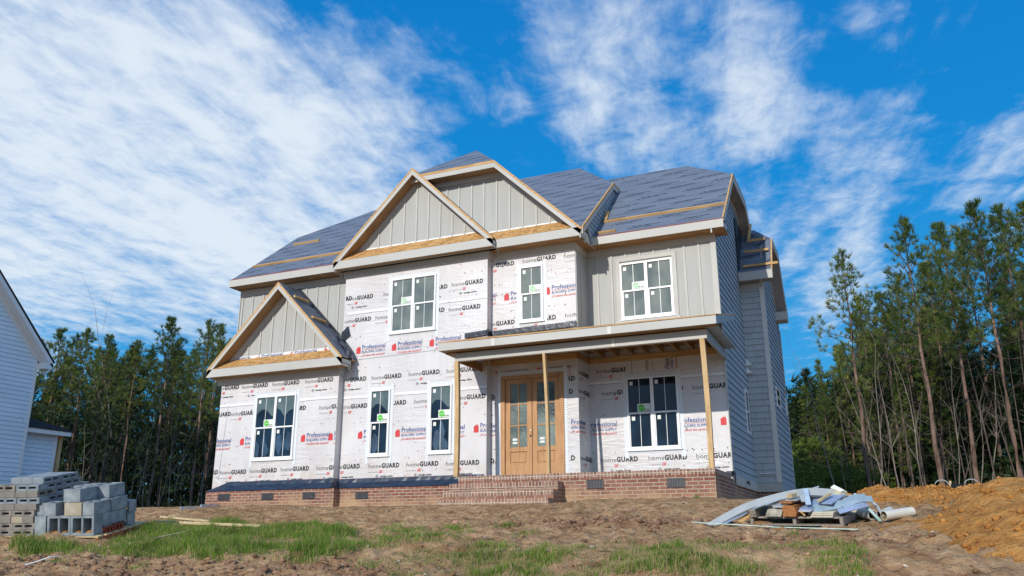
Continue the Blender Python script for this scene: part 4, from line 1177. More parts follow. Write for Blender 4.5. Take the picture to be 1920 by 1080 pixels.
def grass_mesh(name, spots, mats):
    """spots: list of (x, y, height, mat index); three-vertex-row curved blades"""
    n = len(spots); V = np.zeros((n, 5, 3)); a = rng.uniform(0, 2 * PI, n); lean = rng.uniform(.1, .75, n)
    h = np.array([s[2] for s in spots]); x = np.array([s[0] for s in spots]); y = np.array([s[1] for s in spots]); z = np.array([T(s[0], s[1]) for s in spots]) - .01
    w = rng.uniform(.0022, .0042, n) * (.6 + h * 3); fa = rng.uniform(0, 2 * PI, n); dx, dy = np.cos(fa) * w, np.sin(fa) * w; lx, ly = np.cos(a) * lean * h, np.sin(a) * lean * h
    for k, (sg, hh, lw, ww) in enumerate(((-1, 0, 0, 1), (1, 0, 0, 1), (1, .55, .3, .8), (-1, .55, .3, .8), (0, 1, 1, 0))):
        V[:, k, 0] = x + sg * dx * ww + lx * lw; V[:, k, 1] = y + sg * dy * ww + ly * lw; V[:, k, 2] = z + h * hh * (1 - .25 * lean * (hh == 1))
    base = (np.arange(n) * 5)[:, None]
    me = bpy.data.meshes.new(name)
    me.vertices.add(n * 5); me.vertices.foreach_set('co', V.reshape(-1))
    loops = np.concatenate([base + np.array([[0, 1, 2, 3]]), base + np.array([[3, 2, 4]])], axis=1).reshape(-1)
    me.loops.add(len(loops)); me.loops.foreach_set('vertex_index', loops.astype(np.int32))
    ls = (np.arange(n)[:, None] * 7 + np.array([[0, 4]])).reshape(-1); lt = np.tile([4, 3], n)
    me.polygons.add(n * 2); me.polygons.foreach_set('loop_start', ls.astype(np.int32)); me.polygons.foreach_set('loop_total', lt.astype(np.int32))
    for m_ in mats: me.materials.append(m_)
    me.polygons.foreach_set('material_index', np.repeat(np.array([s[3] for s in spots]), 2).astype(np.int32))
    me.update(calc_edges=True); o = bpy.data.objects.new(name, me); COL.objects.link(o); return o
def leafmat(name, c1, c2, tr=.35, scale=3.):
    m, t, b = new_mat(name, .6, .25)
    f = t.noise(worldco(t), scale, 3)
    col = t.ramp(f, [(.35, c1), (.65, c2)]); t.t.links.new(col, b.inputs['Base Color'])
    tl = t.n('ShaderNodeBsdfTranslucent'); t.t.links.new(t.mix(.3, col, (.35, .4, .05)), tl.inputs[0])
    ms = t.n('ShaderNodeMixShader', inp={0: tr}); t.t.links.new(b.outputs[0], ms.inputs[1]); t.t.links.new(tl.outputs[0], ms.inputs[2])
    t.t.links.new(ms.outputs[0], m.node_tree.nodes['Material Output'].inputs[0]); return m
M['g1'] = leafmat('fresh_grass', (.065, .17, .010), (.17, .31, .028), .35, 1.6); M['g2'] = leafmat('yellow_green_grass', (.20, .27, .04), (.34, .37, .09)); M['g3'] = leafmat('dry_straw', (.30, .22, .11), (.42, .33, .18), .2)
r = random.Random(21); sp_ = []
tries = 0
while len(sp_) < 34000 and tries < 400000:
    tries += 1
    x, y = r.uniform(-12, -5.2), r.uniform(7.8, 11.8)
    if not inside(P_LUSH, x + .45 * nz(x * 1.3, y * 1.3, 41) + r.gauss(0, .07), y + .35 * nz(x * 1.3, y * 1.3, 42) + r.gauss(0, .07)): continue
    d = nz(x * 1.1, y * 1.1, 11) + .35 * nz(x * 3.7, y * 3.7, 12)
    if d < -.25 and r.random() < .75 or (d < .02 and r.random() < .5): continue
    tall = .06 + .15 * max(0, min(1, d + .35)) * r.uniform(.35, 1.45)
    if y > 10.6: tall *= .7
    c = r.random(); sp_.append((x, y, tall, 0 if c < .58 else (1 if c < .84 else 2)))
tries = 0; n0 = len(sp_)
while len(sp_) < n0 + 38000 and tries < 300000:
    tries += 1
    x, y = r.uniform(-6.2, 0.1), r.uniform(7.2, 10.4)
    if not inside(P_MID, x + .4 * nz(x * 1.3, y * 1.3, 43) + r.gauss(0, .08), y + .5 * nz(x * 1.1, y * 1.3, 44) + r.gauss(0, .12)): continue
    d = nz(x * 1.6, y * 2.0, 15) + .5 * nz(x * 4.2, y * 4.2, 16)
    if d < -.05 and r.random() < .5: continue
    tall = .025 + .095 * max(0, min(1, d + .3)) * r.uniform(.4, 1.2)
    c = r.random(); g = .45 if d > .2 else .18
    sp_.append((x, y, tall, 0 if c < g else (1 if c < g + .25 else 2)))
# tufts on the open soil
for cx, cy_, rr_, nn in ((-6.3, 10.6, .28, 500), (-5.7, 10.9, .16, 220), (-4.9, 10.9, .14, 160), (-6.9, 11.2, .2, 150), (-12.6, 15.85, .06, 50), (-3.0, 14.7, .06, 40), (-4.3, 10.2, .15, 100), (-10.6, 7.9, .12, 60), (-11.3, 7.6, .08, 40), (-9.6, 7.7, .15, 80), (-1.0, 10.1, .1, 30), (-5.2, 10.2, .2, 160), (-8.3, 7.75, .12, 80), (-.4, 7.9, .25, 260)):
    for i in range(nn): x, y = r.gauss(cx, rr_ * .6), r.gauss(cy_, rr_ * .6); sp_.append((x, y, r.uniform(.04, .11), 0 if r.random() < .7 else 1))
for i in range(3500):
    x, y = r.uniform(-13, 1), r.uniform(7, 14.2)
    if nz(x * .9, y * .9, 30) > .02: sp_.append((x, y, r.uniform(.012, .045), 2 if r.random() < .75 else 1))
g = grass_mesh('grass', sp_, [M['g1'], M['g2'], M['g3']]); tag(g, kind='stuff')

# ------------------------------------------------------------ boards lying in the grass
def lay_board(name, a, b_, w, th, mat, label, cat, lift=.02, group=None, both=None):
    mb = MB(); n = 8; pts = []
    A, B = Vector((a[0], a[1], 0)), Vector((b_[0], b_[1], 0))
    za, zb = T0(*a) + lift, T0(*b_) + lift
    if both: za, zb = both
    c = ((a[0] + b_[0]) / 2, (a[1] + b_[1]) / 2, (za + zb) / 2)
    mb.bar((a[0], a[1], za), (b_[0], b_[1], zb), w, th, mat)
    o = mb.build(name, loc=c, bevel=.003); tag(o, label, cat, group); return o
lay_board('timber_board', (-11.75, 11.25), (-9.15, 10.94), .10, .045, M['stake'], 'long pale timber board lying in the grass toward the house', 'board', .07)
lay_board('timber_board', (-9.82, 8.97), (-9.97, 10.45), .05, .03, M['stake'], 'thin wooden stake lying in the grass right of the block pallet', 'board', .08)
lay_board('timber_board', (-12.4, 12.0), (-10.9, 11.75), .10, .035, M['stake'], 'short weathered board at the back edge of the grass', 'board', .04)
lay_board('green_strip', (-2.33, 11.14), (-1.30, 10.86), .04, .012, M['mint'], 'pale green plastic strip on the soil, left of its pair', 'plastic strip', .05)
lay_board('green_strip', (-1.32, 10.82), (-.33, 10.41), .045, .012, M['mint'], 'pale green plastic strip on the soil, right of its pair', 'plastic strip', .05)

# ------------------------------------------------------------ concrete blocks on a tilted pallet
def cored(L, Wd, Hh, t_l, t_w, slot=False):
    """block with two open cores along z; L along x, Wd along y, origin at a bottom corner"""
    mb = MB()
    c = (L - 3 * t_l) / 2
    xs = [0, t_l, t_l + c, 2 * t_l + c, 2 * t_l + 2 * c, L]; ys = [0, t_w, Wd - t_w, Wd]
    m_ = 'MAT'
    for i in range(5):
        for j in range(3):
            if j == 1 and i in (1, 3): continue
            for z in (0, Hh): mb.poly([(xs[i], ys[j], z), (xs[i + 1], ys[j], z), (xs[i + 1], ys[j + 1], z), (xs[i], ys[j + 1], z)] if z else [(xs[i], ys[j + 1], z), (xs[i + 1], ys[j + 1], z), (xs[i + 1], ys[j], z), (xs[i], ys[j], z)], m_)
    mb.poly([(0, 0, 0), (L, 0, 0), (L, 0, Hh), (0, 0, Hh)], m_); mb.poly([(L, Wd, 0), (0, Wd, 0), (0, Wd, Hh), (L, Wd, Hh)], m_)
    mb.poly([(0, Wd, 0), (0, 0, 0), (0, 0, Hh), (0, Wd, Hh)], m_); mb.poly([(L, 0, 0), (L, Wd, 0), (L, Wd, Hh), (L, 0, Hh)], m_)
    for i in (1, 3):
        x0, x1, y0, y1 = xs[i], xs[i + 1], ys[1], ys[2]
        mb.poly([(x1, y0, 0), (x0, y0, 0), (x0, y0, Hh), (x1, y0, Hh)], m_); mb.poly([(x0, y1, 0), (x1, y1, 0), (x1, y1, Hh), (x0, y1, Hh)], m_)
        mb.poly([(x0, y0, 0), (x0, y1, 0), (x0, y1, Hh), (x0, y0, Hh)], m_); mb.poly([(x1, y1, 0), (x1, y0, 0), (x1, y0, Hh), (x1, y1, Hh)], m_)
    return mb
BM_ = {}
def block_mesh(kind, mat):
    k = (kind, mat)
    if k in BM_: return BM_[k]
    dims = {'big': (.392, .292, .192, .036, .036), 'mid': (.392, .192, .192, .034, .032), 'thin': (.392, .094, .192, .05, .030)}[kind]
    mb = cored(*dims); mb.mats = [M[mat]]; mb.m = [0] * len(mb.m)
    me = mb.mesh('concrete_block'); bm = bmesh.new(); bm.from_mesh(me); bmesh.ops.remove_doubles(bm, verts=bm.verts, dist=.0005); bmesh.ops.recalc_face_normals(bm, faces=bm.faces); bm.to_mesh(me); bm.free()
    BM_[k] = me; return me
th = R(13.6); tilt = .19
FU = Vector((math.cos(th), math.sin(th), 0)); FS = Vector((-math.sin(th), math.cos(th), tilt)).normalized(); FW = FU.cross(FS).normalized()
P0 = Vector((-10.98, 9.45, .02))
Lm = Matrix((FU, FS, FW)).transposed()       # local (u, v, w) -> world
def stack_pos(u_, v_, w_): return P0 + FU * u_ + FS * v_ + FW * w_
def put_block(kind, mat, u_, v_, w_, ori, label, jit=.006):
    """ori: columns giving where the block's own x, y, z axes point in stack (u,v,w)"""
    me = block_mesh(kind, mat); o = bpy.data.objects.new('concrete_block', me); COL.objects.link(o)
    A = Matrix(ori).transposed()
    q = Matrix.Rotation(r.uniform(-.012, .012), 3, 'Z')
    rot = (Lm @ q @ A).to_4x4()
    o.matrix_world = Matrix.Translation(stack_pos(u_ + r.uniform(-jit, jit), v_ + r.uniform(-jit, jit), w_)) @ rot
    md = o.modifiers.new('bevel', 'BEVEL'); md.width = .004; md.segments = 1; md.limit_method = 'ANGLE'; md.angle_limit = R(50)
    tag(o, label, 'concrete block', 'concrete blocks stacked on the pallet'); return o
X_, Y_, Z_ = (1, 0, 0), (0, 1, 0), (0, 0, 1)
NX, NY, NZ_ = (-1, 0, 0), (0, -1, 0), (0, 0, -1)
r = random.Random(5)
# A: 16" along u, cores through the front (block z along v): x->u, y->w, z->-v  (right-handed: x cross y = z -> u x w = -v)
FRONT = (X_, Z_, NY)    # origin corner at v+depth
# B: 16" along v, end to the front, cores opening sideways (z along u)
SIDEC = (Y_, Z_, X_)    # x->v, y->w, z->u
# C: upright ordinary: x->v, y->-u, z->w
UPV = (Y_, NX, Z_)
UPU = (X_, Y_, Z_)
lab = 'open-cored grey block laid sideways in the bottom row, '
for i, (u0, s) in enumerate(((-.505, 'at the right-hand corner'), (-.91, 'second from the right'))): put_block('big', 'concrete', u0, .20, .0, FRONT, lab + s)
put_block('big', 'concrete', -1.115, .0, .0, ((0, 1, 0), (0, 0, 1), (1, 0, 0)), 'grey block standing end-on in the bottom row, left of the open-cored ones')
for i, s in enumerate(('front', 'middle', 'rear')): put_block('mid', 'concrete', -.115, .22 + i * .2, .100, ((-1, 0, 0), (0, 0, 1), (0, 1, 0)), 'grey block end on the right side of the stack, %s one of three' % s)
put_block('thin', 'concrete', -.115, .25, .0, ((0, 1, 0), (0, 0, 1), (1, 0, 0)) if 0 else ((-1, 0, 0), (0, 0, 1), (0, 1, 0)), 'thin grey block at the foot of the stack, right side')
put_block('mid', 'concrete', -.13, .86, .0, ((-1, 0, 0), (0, 0, 1), (0, 1, 0)), 'grey block low at the far right corner of the stack')
put_block('mid', 'concrete', -.10, .87, .195, ((-1, 0, 0), (0, 1, 0), (0, 0, -1)) if 0 else ((-1, 0, 0), (0, 0, 1), (0, 1, 0)), 'grey block second up at the far right corner of the stack')
put_block('mid', 'concrete', -.115, .03, .297, UPV, 'front grey block on the right edge of the second tier')
put_block('mid', 'concrete', -.105, .43, .300, UPV, 'rear grey block on the right edge of the second tier')
put_block('big', 'concrete3', -.33, .02, .297, UPV, 'sandy coloured block in the front of the second tier')
put_block('mid', 'concrete', -.77, .01, .297, UPV, 'grey end-on block left of the sandy block in the second tier')
put_block('mid', 'concrete', -.975, .05, .297, UPV, 'grey block pushed back against the tall stack in the second tier')
put_block('mid', 'concrete', -.35, .43, .297, UPV, 'grey block behind the sandy block in the second tier'); put_block('mid', 'concrete', -.56, .43, .297, UPV, 'grey block in the middle of the second tier')
put_block('big', 'concrete', -.40, .08, .492, UPV, 'grooved grey block on top at the front of the stack')
put_block('big', 'concrete', -.21, .50, .494, UPV, 'grooved grey block on top at the right rear of the stack')
put_block('big', 'concrete', -.55, .5, .297 + .195, UPV, 'grey block on top behind the grooved front one')
put_block('mid', 'concrete', -.56, .45, .0, UPU, 'grey block inside the bottom tier behind the open cores'); put_block('mid', 'concrete', -.97, .45, .0, UPU, 'grey block inside the bottom tier beside the tall stack'); put_block('mid', 'concrete', -.75, .7, .0, UPU, 'grey block deep in the bottom tier')
# tall stack of thin blocks
ords = ['lowest', 'second', 'third', 'fourth', 'fifth', 'sixth', 'seventh', 'eighth', 'ninth']
for k in range(9):
    w_ = .0 + k * .0965
    off = r.uniform(-.012, .012) + (.03 if k in (4, 5) else 0)
    front = k in (0, 1, 3, 5, 7) if k != 8 else False
    uR = -1.125 + off + (.06 if k >= 5 else 0)
    mt = r.choice(['concrete2', 'concrete2', 'concrete']) if k < 7 else 'concrete'
    if k == 8:
        for i, s in enumerate(('front', 'rear')):
            for c in range(3):
                put_block('thin', 'concrete', uR - .195 * (c + 1), .10 + i * .40 if c < 2 or 1 else 0, w_, ((0, 1, 0), (0, 0, 1), (1, 0, 0)), 'thin slotted block topping the tall stack, %s row, %s from the right' % (s, ['first', 'second', 'third'][c]))
        continue
    for c in range(2):
        if front:
            for v0, s in ((.195, 'front'),):
                put_block('thin', r.choice(['concrete2', mt]), uR - .395 * (c + 1), v0, w_, FRONT, 'thin two-slot block, %s course of the tall stack, %s column' % (ords[k], ['right', 'left'][c]))
        else:
            for d in range(2):
                put_block('thin', r.choice(['concrete2', 'concrete2', 'concrete3' if k < 3 else mt]), uR - .395 * c - .197 * (d + 1), .0, w_, SIDEC, 'thin plain-ended block, %s course of the tall stack, %s from the right' % (ords[k], ['first', 'second', 'third', 'fourth'][c * 2 + d]))
    v0 = .2 if front else .4
    for d in range(2):
        for c in range(2):
            put_block('thin', 'concrete', uR - .197 * (c + 1), v0 + .395 * d, w_, SIDEC, 'thin slotted block, right side of the tall stack, %s course, %s' % (ords[k], ['nearer one', 'farther one', 'inner nearer one', 'inner farther one'][d + 2 * c]))
# pallet
pal = empty('pallet', stack_pos(-1.0, .5, -.13)); tag(pal, 'red edged wooden pallet under the concrete blocks', 'pallet')
def pbar(mb, u0, u1, v0, v1, w0, w1, mat):
    P = [stack_pos(a, b_, c) for c in (w0, w1) for (a, b_) in ((u0, v0), (u1, v0), (u1, v1), (u0, v1))]; mb.hexa(P, mat)
for i in range(7):
    mb = MB(); v0 = -.03 + i * .19; pbar(mb, -2.2, 0, v0, v0 + .13, -.024, -.003, M['stake']); mb.build('deck_board', pal)
for u0 in (-2.2, -1.12, -.045):
    mb = MB(); pbar(mb, u0, u0 + .045, -.03, 1.27, -.125, -.026, M['palletred']); mb.build('stringer', pal)
for v0 in (0, .55, 1.12):
    mb = MB(); pbar(mb, -2.2, 0, v0, v0 + .09, -.145, -.127, M['stake']); mb.build('bottom_board', pal)
# red cored brick on the pallet edge
mb = cored(.20, .09, .06, .03, .02); mb.mats = [M['redbrick']]; mb.m = [0] * len(mb.m); me = mb.mesh('clay_brick')
for i, (vv_, s) in enumerate(((.40, 'nearer'), (.53, 'farther'))):
    o = bpy.data.objects.new('clay_brick', me); COL.objects.link(o); A = Matrix(((0, 1, 0), (0, 0, 1), (1, 0, 0))).transposed()
    o.matrix_world = Matrix.Translation(stack_pos(-.10, vv_ - .2 + i * .1, .0)) @ (Lm @ A).to_4x4(); tag(o, 'red cored clay brick on the pallet edge, %s one' % s, 'brick')
# sand spilled in the open cores
mb = MB(); k = mb.mi(M['clay'])
for i in range(150):
    u0 = r.choice([-.42, -.24, -.83, -.65]) + r.gauss(0, .03); v0 = .05 + abs(r.gauss(0, .04)); s = r.uniform(.008, .02); p = stack_pos(u0, v0, .037 + s * .4); n = len(mb.v)
    for q in iv: mb.v.append(tuple(p + q * s * r.uniform(.7, 1.2)))
    for f in idx: mb.f.append(tuple(n + j for j in f)); mb.m.append(k)
tag(mb.build('spilled_sand', fix=False), kind='stuff')
# strap lying across the blocks
mb = MB(); pts = [stack_pos(-.75, .25, .70), stack_pos(-.70, .3, .735), stack_pos(-.55, .36, .74), stack_pos(-.35, .46, .735), stack_pos(-.2, .55, .72)]
mb.tube(pts, .006, 5, M['metal'])
tag(mb.build('steel_strap', loc=tuple(pts[0])), 'thin metal strap lying over the top blocks', 'strap')
for i, (x, y, s) in enumerate(((-13.5, 13.55, 'left'), (-13.35, 13.98, 'right'))):
    o = bpy.data.objects.new('concrete_block', block_mesh('thin', 'concrete')); COL.objects.link(o)
    o.matrix_world = Matrix.Translation((x, y, T0(x, y) + .0)) @ Matrix.Rotation(R(62 + i * 6), 4, 'Z') @ Matrix.Rotation(R(-90 + 90), 4, 'X'); o.scale = (1.0, 1, .45)
    tag(o, 'flat concrete block lying near the left corner of the house, %s one' % s, 'concrete block')

# ------------------------------------------------------------ scrap pile
QU = Vector((.972, -.235, -.02)).normalized(); QV = Vector((.22, .96, .14)); QV = (QV - QU * QV.dot(QU)).normalized(); QW = QU.cross(QV).normalized()
Q0 = Vector((-1.62, 11.34, .215))
def Q(u_, v_, w_):
    w_ = w_ if w_ < .06 else .06 + (w_ - .06) * .76
    return Q0 + QU * u_ + QV * v_ + QW * w_
def pl(name, a, b_, w, h, mat, label, cat, group='boards thrown on the scrap pile', bev=.002, twist=0):
    mb = MB(); A, B = Q(*a), Q(*b_); mb.bar(A, B, w, h, mat, up=QW, twist=twist); c = (A + B) / 2
    o = mb.build(name, loc=tuple(c), bevel=bev); tag(o, label, cat, group); return o
def curved(name, pts, w, h, mat, label, cat, wdir=None):
    """bent strip through stack points"""
    mb = MB(); W_ = [Q(p[0], p[1], p[2] * (.84 if p[2] > 0 else 1)) for p in pts]; n = 24; C = []; wdir = wdir or (QV * .75 + QW * .65).normalized()
    for i in range(n + 1):
        t_ = i / n * (len(W_) - 1); k = min(int(t_), len(W_) - 2); f = t_ - k
        p0, p1, p2, p3 = W_[max(k - 1, 0)], W_[k], W_[k + 1], W_[min(k + 2, len(W_) - 1)]
        C.append(.5 * ((2 * p1) + (p2 - p0) * f + (2 * p0 - 5 * p1 + 4 * p2 - p3) * f * f + (3 * p1 - p0 - 3 * p2 + p3) * f ** 3))
    sd_ = wdir or QV
    rings = []
    for i, p in enumerate(C):
        d = (C[min(i + 1, n)] - C[max(i - 1, 0)]).normalized(); s = (sd_ - d * sd_.dot(d)).normalized(); u_ = d.cross(s)
        rings.append([p - s * w / 2 - u_ * h / 2, p + s * w / 2 - u_ * h / 2, p + s * w / 2 + u_ * h / 2, p - s * w / 2 + u_ * h / 2])
    for a, b_ in zip(rings, rings[1:]):
        for j in range(4): mb.poly([a[j], a[(j + 1) % 4], b_[(j + 1) % 4], b_[j]], mat)
    mb.poly(rings[0], mat); mb.poly(rings[-1][::-1], mat)
    o = mb.build(name, loc=tuple(C[n // 2])); tag(o, label, cat, 'bent trim lengths on the scrap pile'); return o
pal = empty('pallet', tuple(Q(.5, .5, -.1))); tag(pal, 'grey wooden pallet under the scrap boards', 'pallet')
for i in range(4):
    mb = MB(); P = [Q(a, b_, c) for c in (-.002, .016) for (a, b_) in ((-.02, i * .36), (1.14, i * .36), (1.14, i * .36 + .12), (-.02, i * .36 + .12))]; mb.hexa(P, M['greywood']); mb.build('deck_board', pal)
for u0 in (-.02, .53, 1.10):
    mb = MB(); P = [Q(a, b_, c) for c in (-.075, -.004) for (a, b_) in ((u0, 0), (u0 + .04, 0), (u0 + .04, 1.2), (u0, 1.2))]; mb.hexa(P, M['greywood']); mb.build('stringer', pal)
for i in range(3):
    mb = MB(); P = [Q(a, b_, c) for c in (-.09, -.077) for (a, b_) in ((-.02, i * .52), (1.14, i * .52), (1.14, i * .52 + .1), (-.02, i * .52 + .1))]; mb.hexa(P, M['greywood']); mb.build('bottom_board', pal)
o3 = ['bottom', 'second', 'third', 'fourth', 'top']
for i in range(5): pl('scrap_board', (.045, -.05 - .008 * i, .03 + i * .021), (.10, 1.1, .03 + i * .021), .085, .018, M['greywood'], 'grey board end at the left of the scrap pile, %s of five' % o3[i], 'board')
for i in range(5): pl('scrap_board', (.31 + .004 * i, -.06 + .012 * i, .035 + i * .02), (.36, 1.0, .035 + i * .02), .205, .017, M['trimold'] if 'trimold' in M else M['greywood'], 'wide weathered board in the left middle of the scrap pile, %s of five' % o3[i], 'board')
for i in range(4): pl('brown_board', (.515 + (.012 if i == 1 else 0), -.06, .045 + i * .040), (.56, .9, .045 + i * .040), .17 if i < 3 else .15, .037, M['cedar'], 'reddish brown timber in the middle of the scrap pile, %s of four' % ['bottom', 'second', 'third', 'top'][i], 'board')
pl('brown_board', (.47, -.02, .235), (.53, .7, .235), .16, .022, M['cedar'], 'thin reddish brown board lying across the upper middle of the scrap pile', 'board')
for i in range(3): pl('cream_board', (.90 + .012 * i, -.04, .025 + i * .024), (.93, 1.1, .03 + i * .024), .275 - .012 * i, .019, M['creamb'] if 'creamb' in M else M['greytrim'], 'cream edged wide board at the right of the scrap pile, %s of three' % ['bottom', 'middle', 'top'][i], 'board')
pl('scrap_board', (.37, -.03, .17), (.50, .6, .22), .15, .028, M['greytrim'], 'short pale board on the weathered boards, lower one', 'board')
pl('scrap_board', (.42, .03, .205), (.56, .5, .24), .12, .022, M['greytrim'], 'short pale board on the weathered boards, upper one', 'board')
pl('trim_board', (.10, -.10, .155), (.62, .75, .36), .17, .020, M['bluegrey'] if 'bluegrey' in M else M['greytrim'], 'long blue-grey trim board slanting up from the left end of the scrap pile', 'board', twist=-.35)
pl('trim_board', (.19, -.02, .185), (.60, .8, .35), .10, .018, M['greytrim'], 'narrow pale trim board slanting beside the blue-grey one', 'board', twist=-.3)
pl('trim_board', (.53, .02, .265), (.62, .6, .28), .15, .018, M['greytrim'], 'pale board over the brown timbers', 'board')
pl('trim_board', (.70, .0, .12), (.80, .6, .26), .16, .022, M['bluetrim'], 'lilac-blue board hanging out of the middle of the scrap pile, upper one', 'board')
pl('trim_board', (.70, -.04, .095), (.79, .6, .22), .16, .014, M['whitepvc'] if 'whitepvc' in M else M['white'], 'white edged board hanging out of the middle of the scrap pile, lower one', 'board')
pl('trim_board', (.75, .0, .20), (.62, .35, .40), .065, .016, M['bluegrey2'] if 'bluegrey2' in M else M['bluetrim'], 'grey-blue stick leaning on the scrap pile, right of its pair', 'board')
pl('trim_board', (.68, .05, .24), (.57, .30, .40), .060, .016, M['greytrim'], 'grey-blue stick leaning on the scrap pile, left of its pair', 'board')
pl('trim_board', (.93, .08, .20), (1.00, .45, .28), .17, .018, M['bluetrim'], 'lilac sheet end in the right of the scrap pile', 'board')
pl('wood_offcut', (.86, .05, .24), (.94, .3, .33), .045, .025, M['stake'], 'yellowish wood offcut on the right of the scrap pile', 'board')
pl('wood_offcut', (.53, -.02, .335), (.55, .12, .35), .075, .045, M['stake'], 'short chunk of wood on top of the middle of the scrap pile', 'board')
pl('wood_offcut', (.655, -.05, .10), (.70, -.03, .035), .018, .02, M['wood'], 'splinter hanging from the brown boards', 'board')
pl('wood_offcut', (.0, .1, .08), (-.12, -.10, -.04), .10, .02, M['wood'], 'orange wood piece at the left foot of the scrap pile', 'board')
pl('trim_board', (-.05, .0, .07), (-.30, -.2, -.05), .05, .015, M['bluetrim'], 'lilac strip on the ground at the left foot of the scrap pile', 'board')
# big bent trims
curved('bent_trim', [(-.50, -.30, -.10), (-.10, .0, .16), (.30, .2, .34), (.62, .35, .41), (.85, .5, .37), (1.02, .62, .30)], .115, .03, M['greytrim'], 'broad pale trim arching from the ground at the left over the pile', 'trim')
curved('bent_trim', [(-.30, -.1, .02), (.10, .15, .22), (.45, .35, .345), (.80, .5, .33), (1.02, .6, .27)], .09, .02, M['greytrim'], 'second pale trim arching just under the broad one', 'trim')
curved('bent_trim', [(.35, .3, .28), (.62, .45, .385), (.85, .55, .37), (1.05, .6, .33)], .07, .018, M['bluegrey3'] if 'bluegrey3' in M else M['greytrim'], 'short grey trim bowed over the top of the pile', 'trim')
curved('bent_trim', [(.60, .6, .28), (.95, .7, .27), (1.20, .72, .24), (1.38, .6, .13), (1.50, .42, -.03)], .03, .016, M['greytrim'], 'slender trim bending down to the ground at the right of the pile', 'trim')
curved('bent_sheet', [(.72, .05, .13), (.95, .12, .175), (1.12, .2, .22), (1.22, .26, .29), (1.35, .35, .30)], .12, .012, M['bluesheet'] if 'bluesheet' in M else M['bluetrim'], 'blue-grey flexible sheet sagging over the right of the pile, lower one', 'sheet')
curved('bent_sheet', [(1.14, .12, .15), (1.20, .2, .235), (1.30, .28, .285), (1.42, .35, .27)], .09, .012, M['bluesheet'] if 'bluesheet' in M else M['bluetrim'], 'blue-grey flexible sheet sagging over the right of the pile, upper one', 'sheet')
curved('bent_sheet', [(1.10, -.0, .10), (1.26, .15, .16), (1.36, .3, .19)], .07, .012, M['bluetrim'], 'lilac strip at the far right edge of the pile', 'sheet')
# crumpled carton
mb = MB(); P = [Q(.88, .55, .25), Q(.99, .50, .21), Q(1.05, .60, .24), Q(.94, .66, .27), Q(.87, .56, .395), Q(1.01, .50, .33), Q(1.07, .58, .32), Q(.95, .66, .39)]
mb.hexa(P, M['carton'] if 'carton' in M else M['white']); mb.poly([P[4], P[5], P[5] + QW * .02 + QU * .05, P[4] + QU * .05 + QW * .035], M['sticker'])
tag(mb.build('crumpled_carton', loc=tuple(P[0]), bevel=.004), 'crumpled white and yellow carton on top of the scrap pile', 'carton')
mb = MB(); n = 10
for cx, cz in ((.97, .185), (1.02, .20)):
    bm_pts = [Q(cx + .0 + .026 * math.cos(2 * PI * i / n), .2, cz + .022 * math.sin(2 * PI * i / n)) for i in range(n)]
    mb.prism(bm_pts, tuple(QV * .10), M['inkred'])
tag(mb.build('red_container', loc=tuple(Q(1.08, .2, .24))), 'small red container under the crumpled carton', 'container')
# pvc pipes
def pipe(a, b_, rad, label):
    A, B = Vector(a), Vector(b_); d = (B - A).normalized(); s = d.cross(Vector((0, 0, 1))).normalized(); u_ = s.cross(d); n = 20; mb = MB()
    def ring(c, q): return [c + (s * math.cos(2 * PI * i / n) + u_ * math.sin(2 * PI * i / n)) * q for i in range(n)]
    o0, o1, i0, i1 = ring(A, rad), ring(B, rad), ring(A, rad * .88), ring(B, rad * .88)
    for i in range(n):
        j = (i + 1) % n
        mb.poly([o0[i], o0[j], o1[j], o1[i]], M['pvc']); mb.poly([i0[j], i0[i], i1[i], i1[j]], M['pvcin']); mb.poly([o0[j], o0[i], i0[i], i0[j]], M['pvc']); mb.poly([o1[i], o1[j], i1[j], i1[i]], M['pvc'])
    o = mb.build('pvc_pipe', loc=tuple(A), fix=False); tag(o, label, 'pipe', 'plastic pipes beside the scrap pile'); return o
pipe((-.18, 11.42, .235), (-.56, 12.1, .33), .060, 'white plastic pipe with its open end facing forward beside the scrap pile')
pipe((-.10, 11.55, .235), (.02, 12.0, .30), .050, 'short white plastic pipe in the middle between the two others')
pipe((-.055, 11.35, .225), (.27, 11.62, .275), .058, 'white plastic pipe pointing right beside the orange heap')
mb = MB(); mb.bar((-.36, 11.55, .50), (-.10, 11.15, .16), .035, .012, M['mint']); tag(mb.build('green_strip', loc=(-.2, 11.3, .3)), 'pale green strip leaning over the plastic pipes', 'plastic strip')

# ------------------------------------------------------------ silt fence and hoops
mb = MB(); n = 30; pts = [(1.2 + i * .42, 19.0 + i * .12 + .1 * math.sin(i)) for i in range(n)]
for a, b_ in zip(pts, pts[1:]):
    za, zb = T0(*a), T0(*b_); mb.poly([(a[0], a[1], za - .1), (b_[0], b_[1], zb - .1), (b_[0], b_[1] + .02, zb + .26), (a[0], a[1], za + .28)], M['fence'])
sf = mb.build('silt_fence', fix=False); tag(sf, 'low black silt fence along the wood behind the orange heaps', 'fence')
for i in range(0, n, 5):
    mb = MB(); x, y = pts[i]; mb.box(x - .02, x + .02, y + .02, y + .06, T0(x, y) - .1, T0(x, y) + .34, M['stake']); mb.build('stake', sf)
for i, (x, y, s) in enumerate(((1.0, 18.2, 'left'), (1.52, 18.4, 'right'))):
    mb = MB(); zc_ = T0(x, y) + .25; mb.tube([(x + .12 * math.cos(q), y, zc_ + .10 * math.sin(q)) for q in [PI * j / 10 for j in range(-1, 12)]], .009, 6, M['greytrim'])
    tag(mb.build('pipe_hoop', smooth=True, loc=(x, y, zc_)), 'white pipe hoop behind the orange clay, %s one of two' % s, 'pipe hoop')
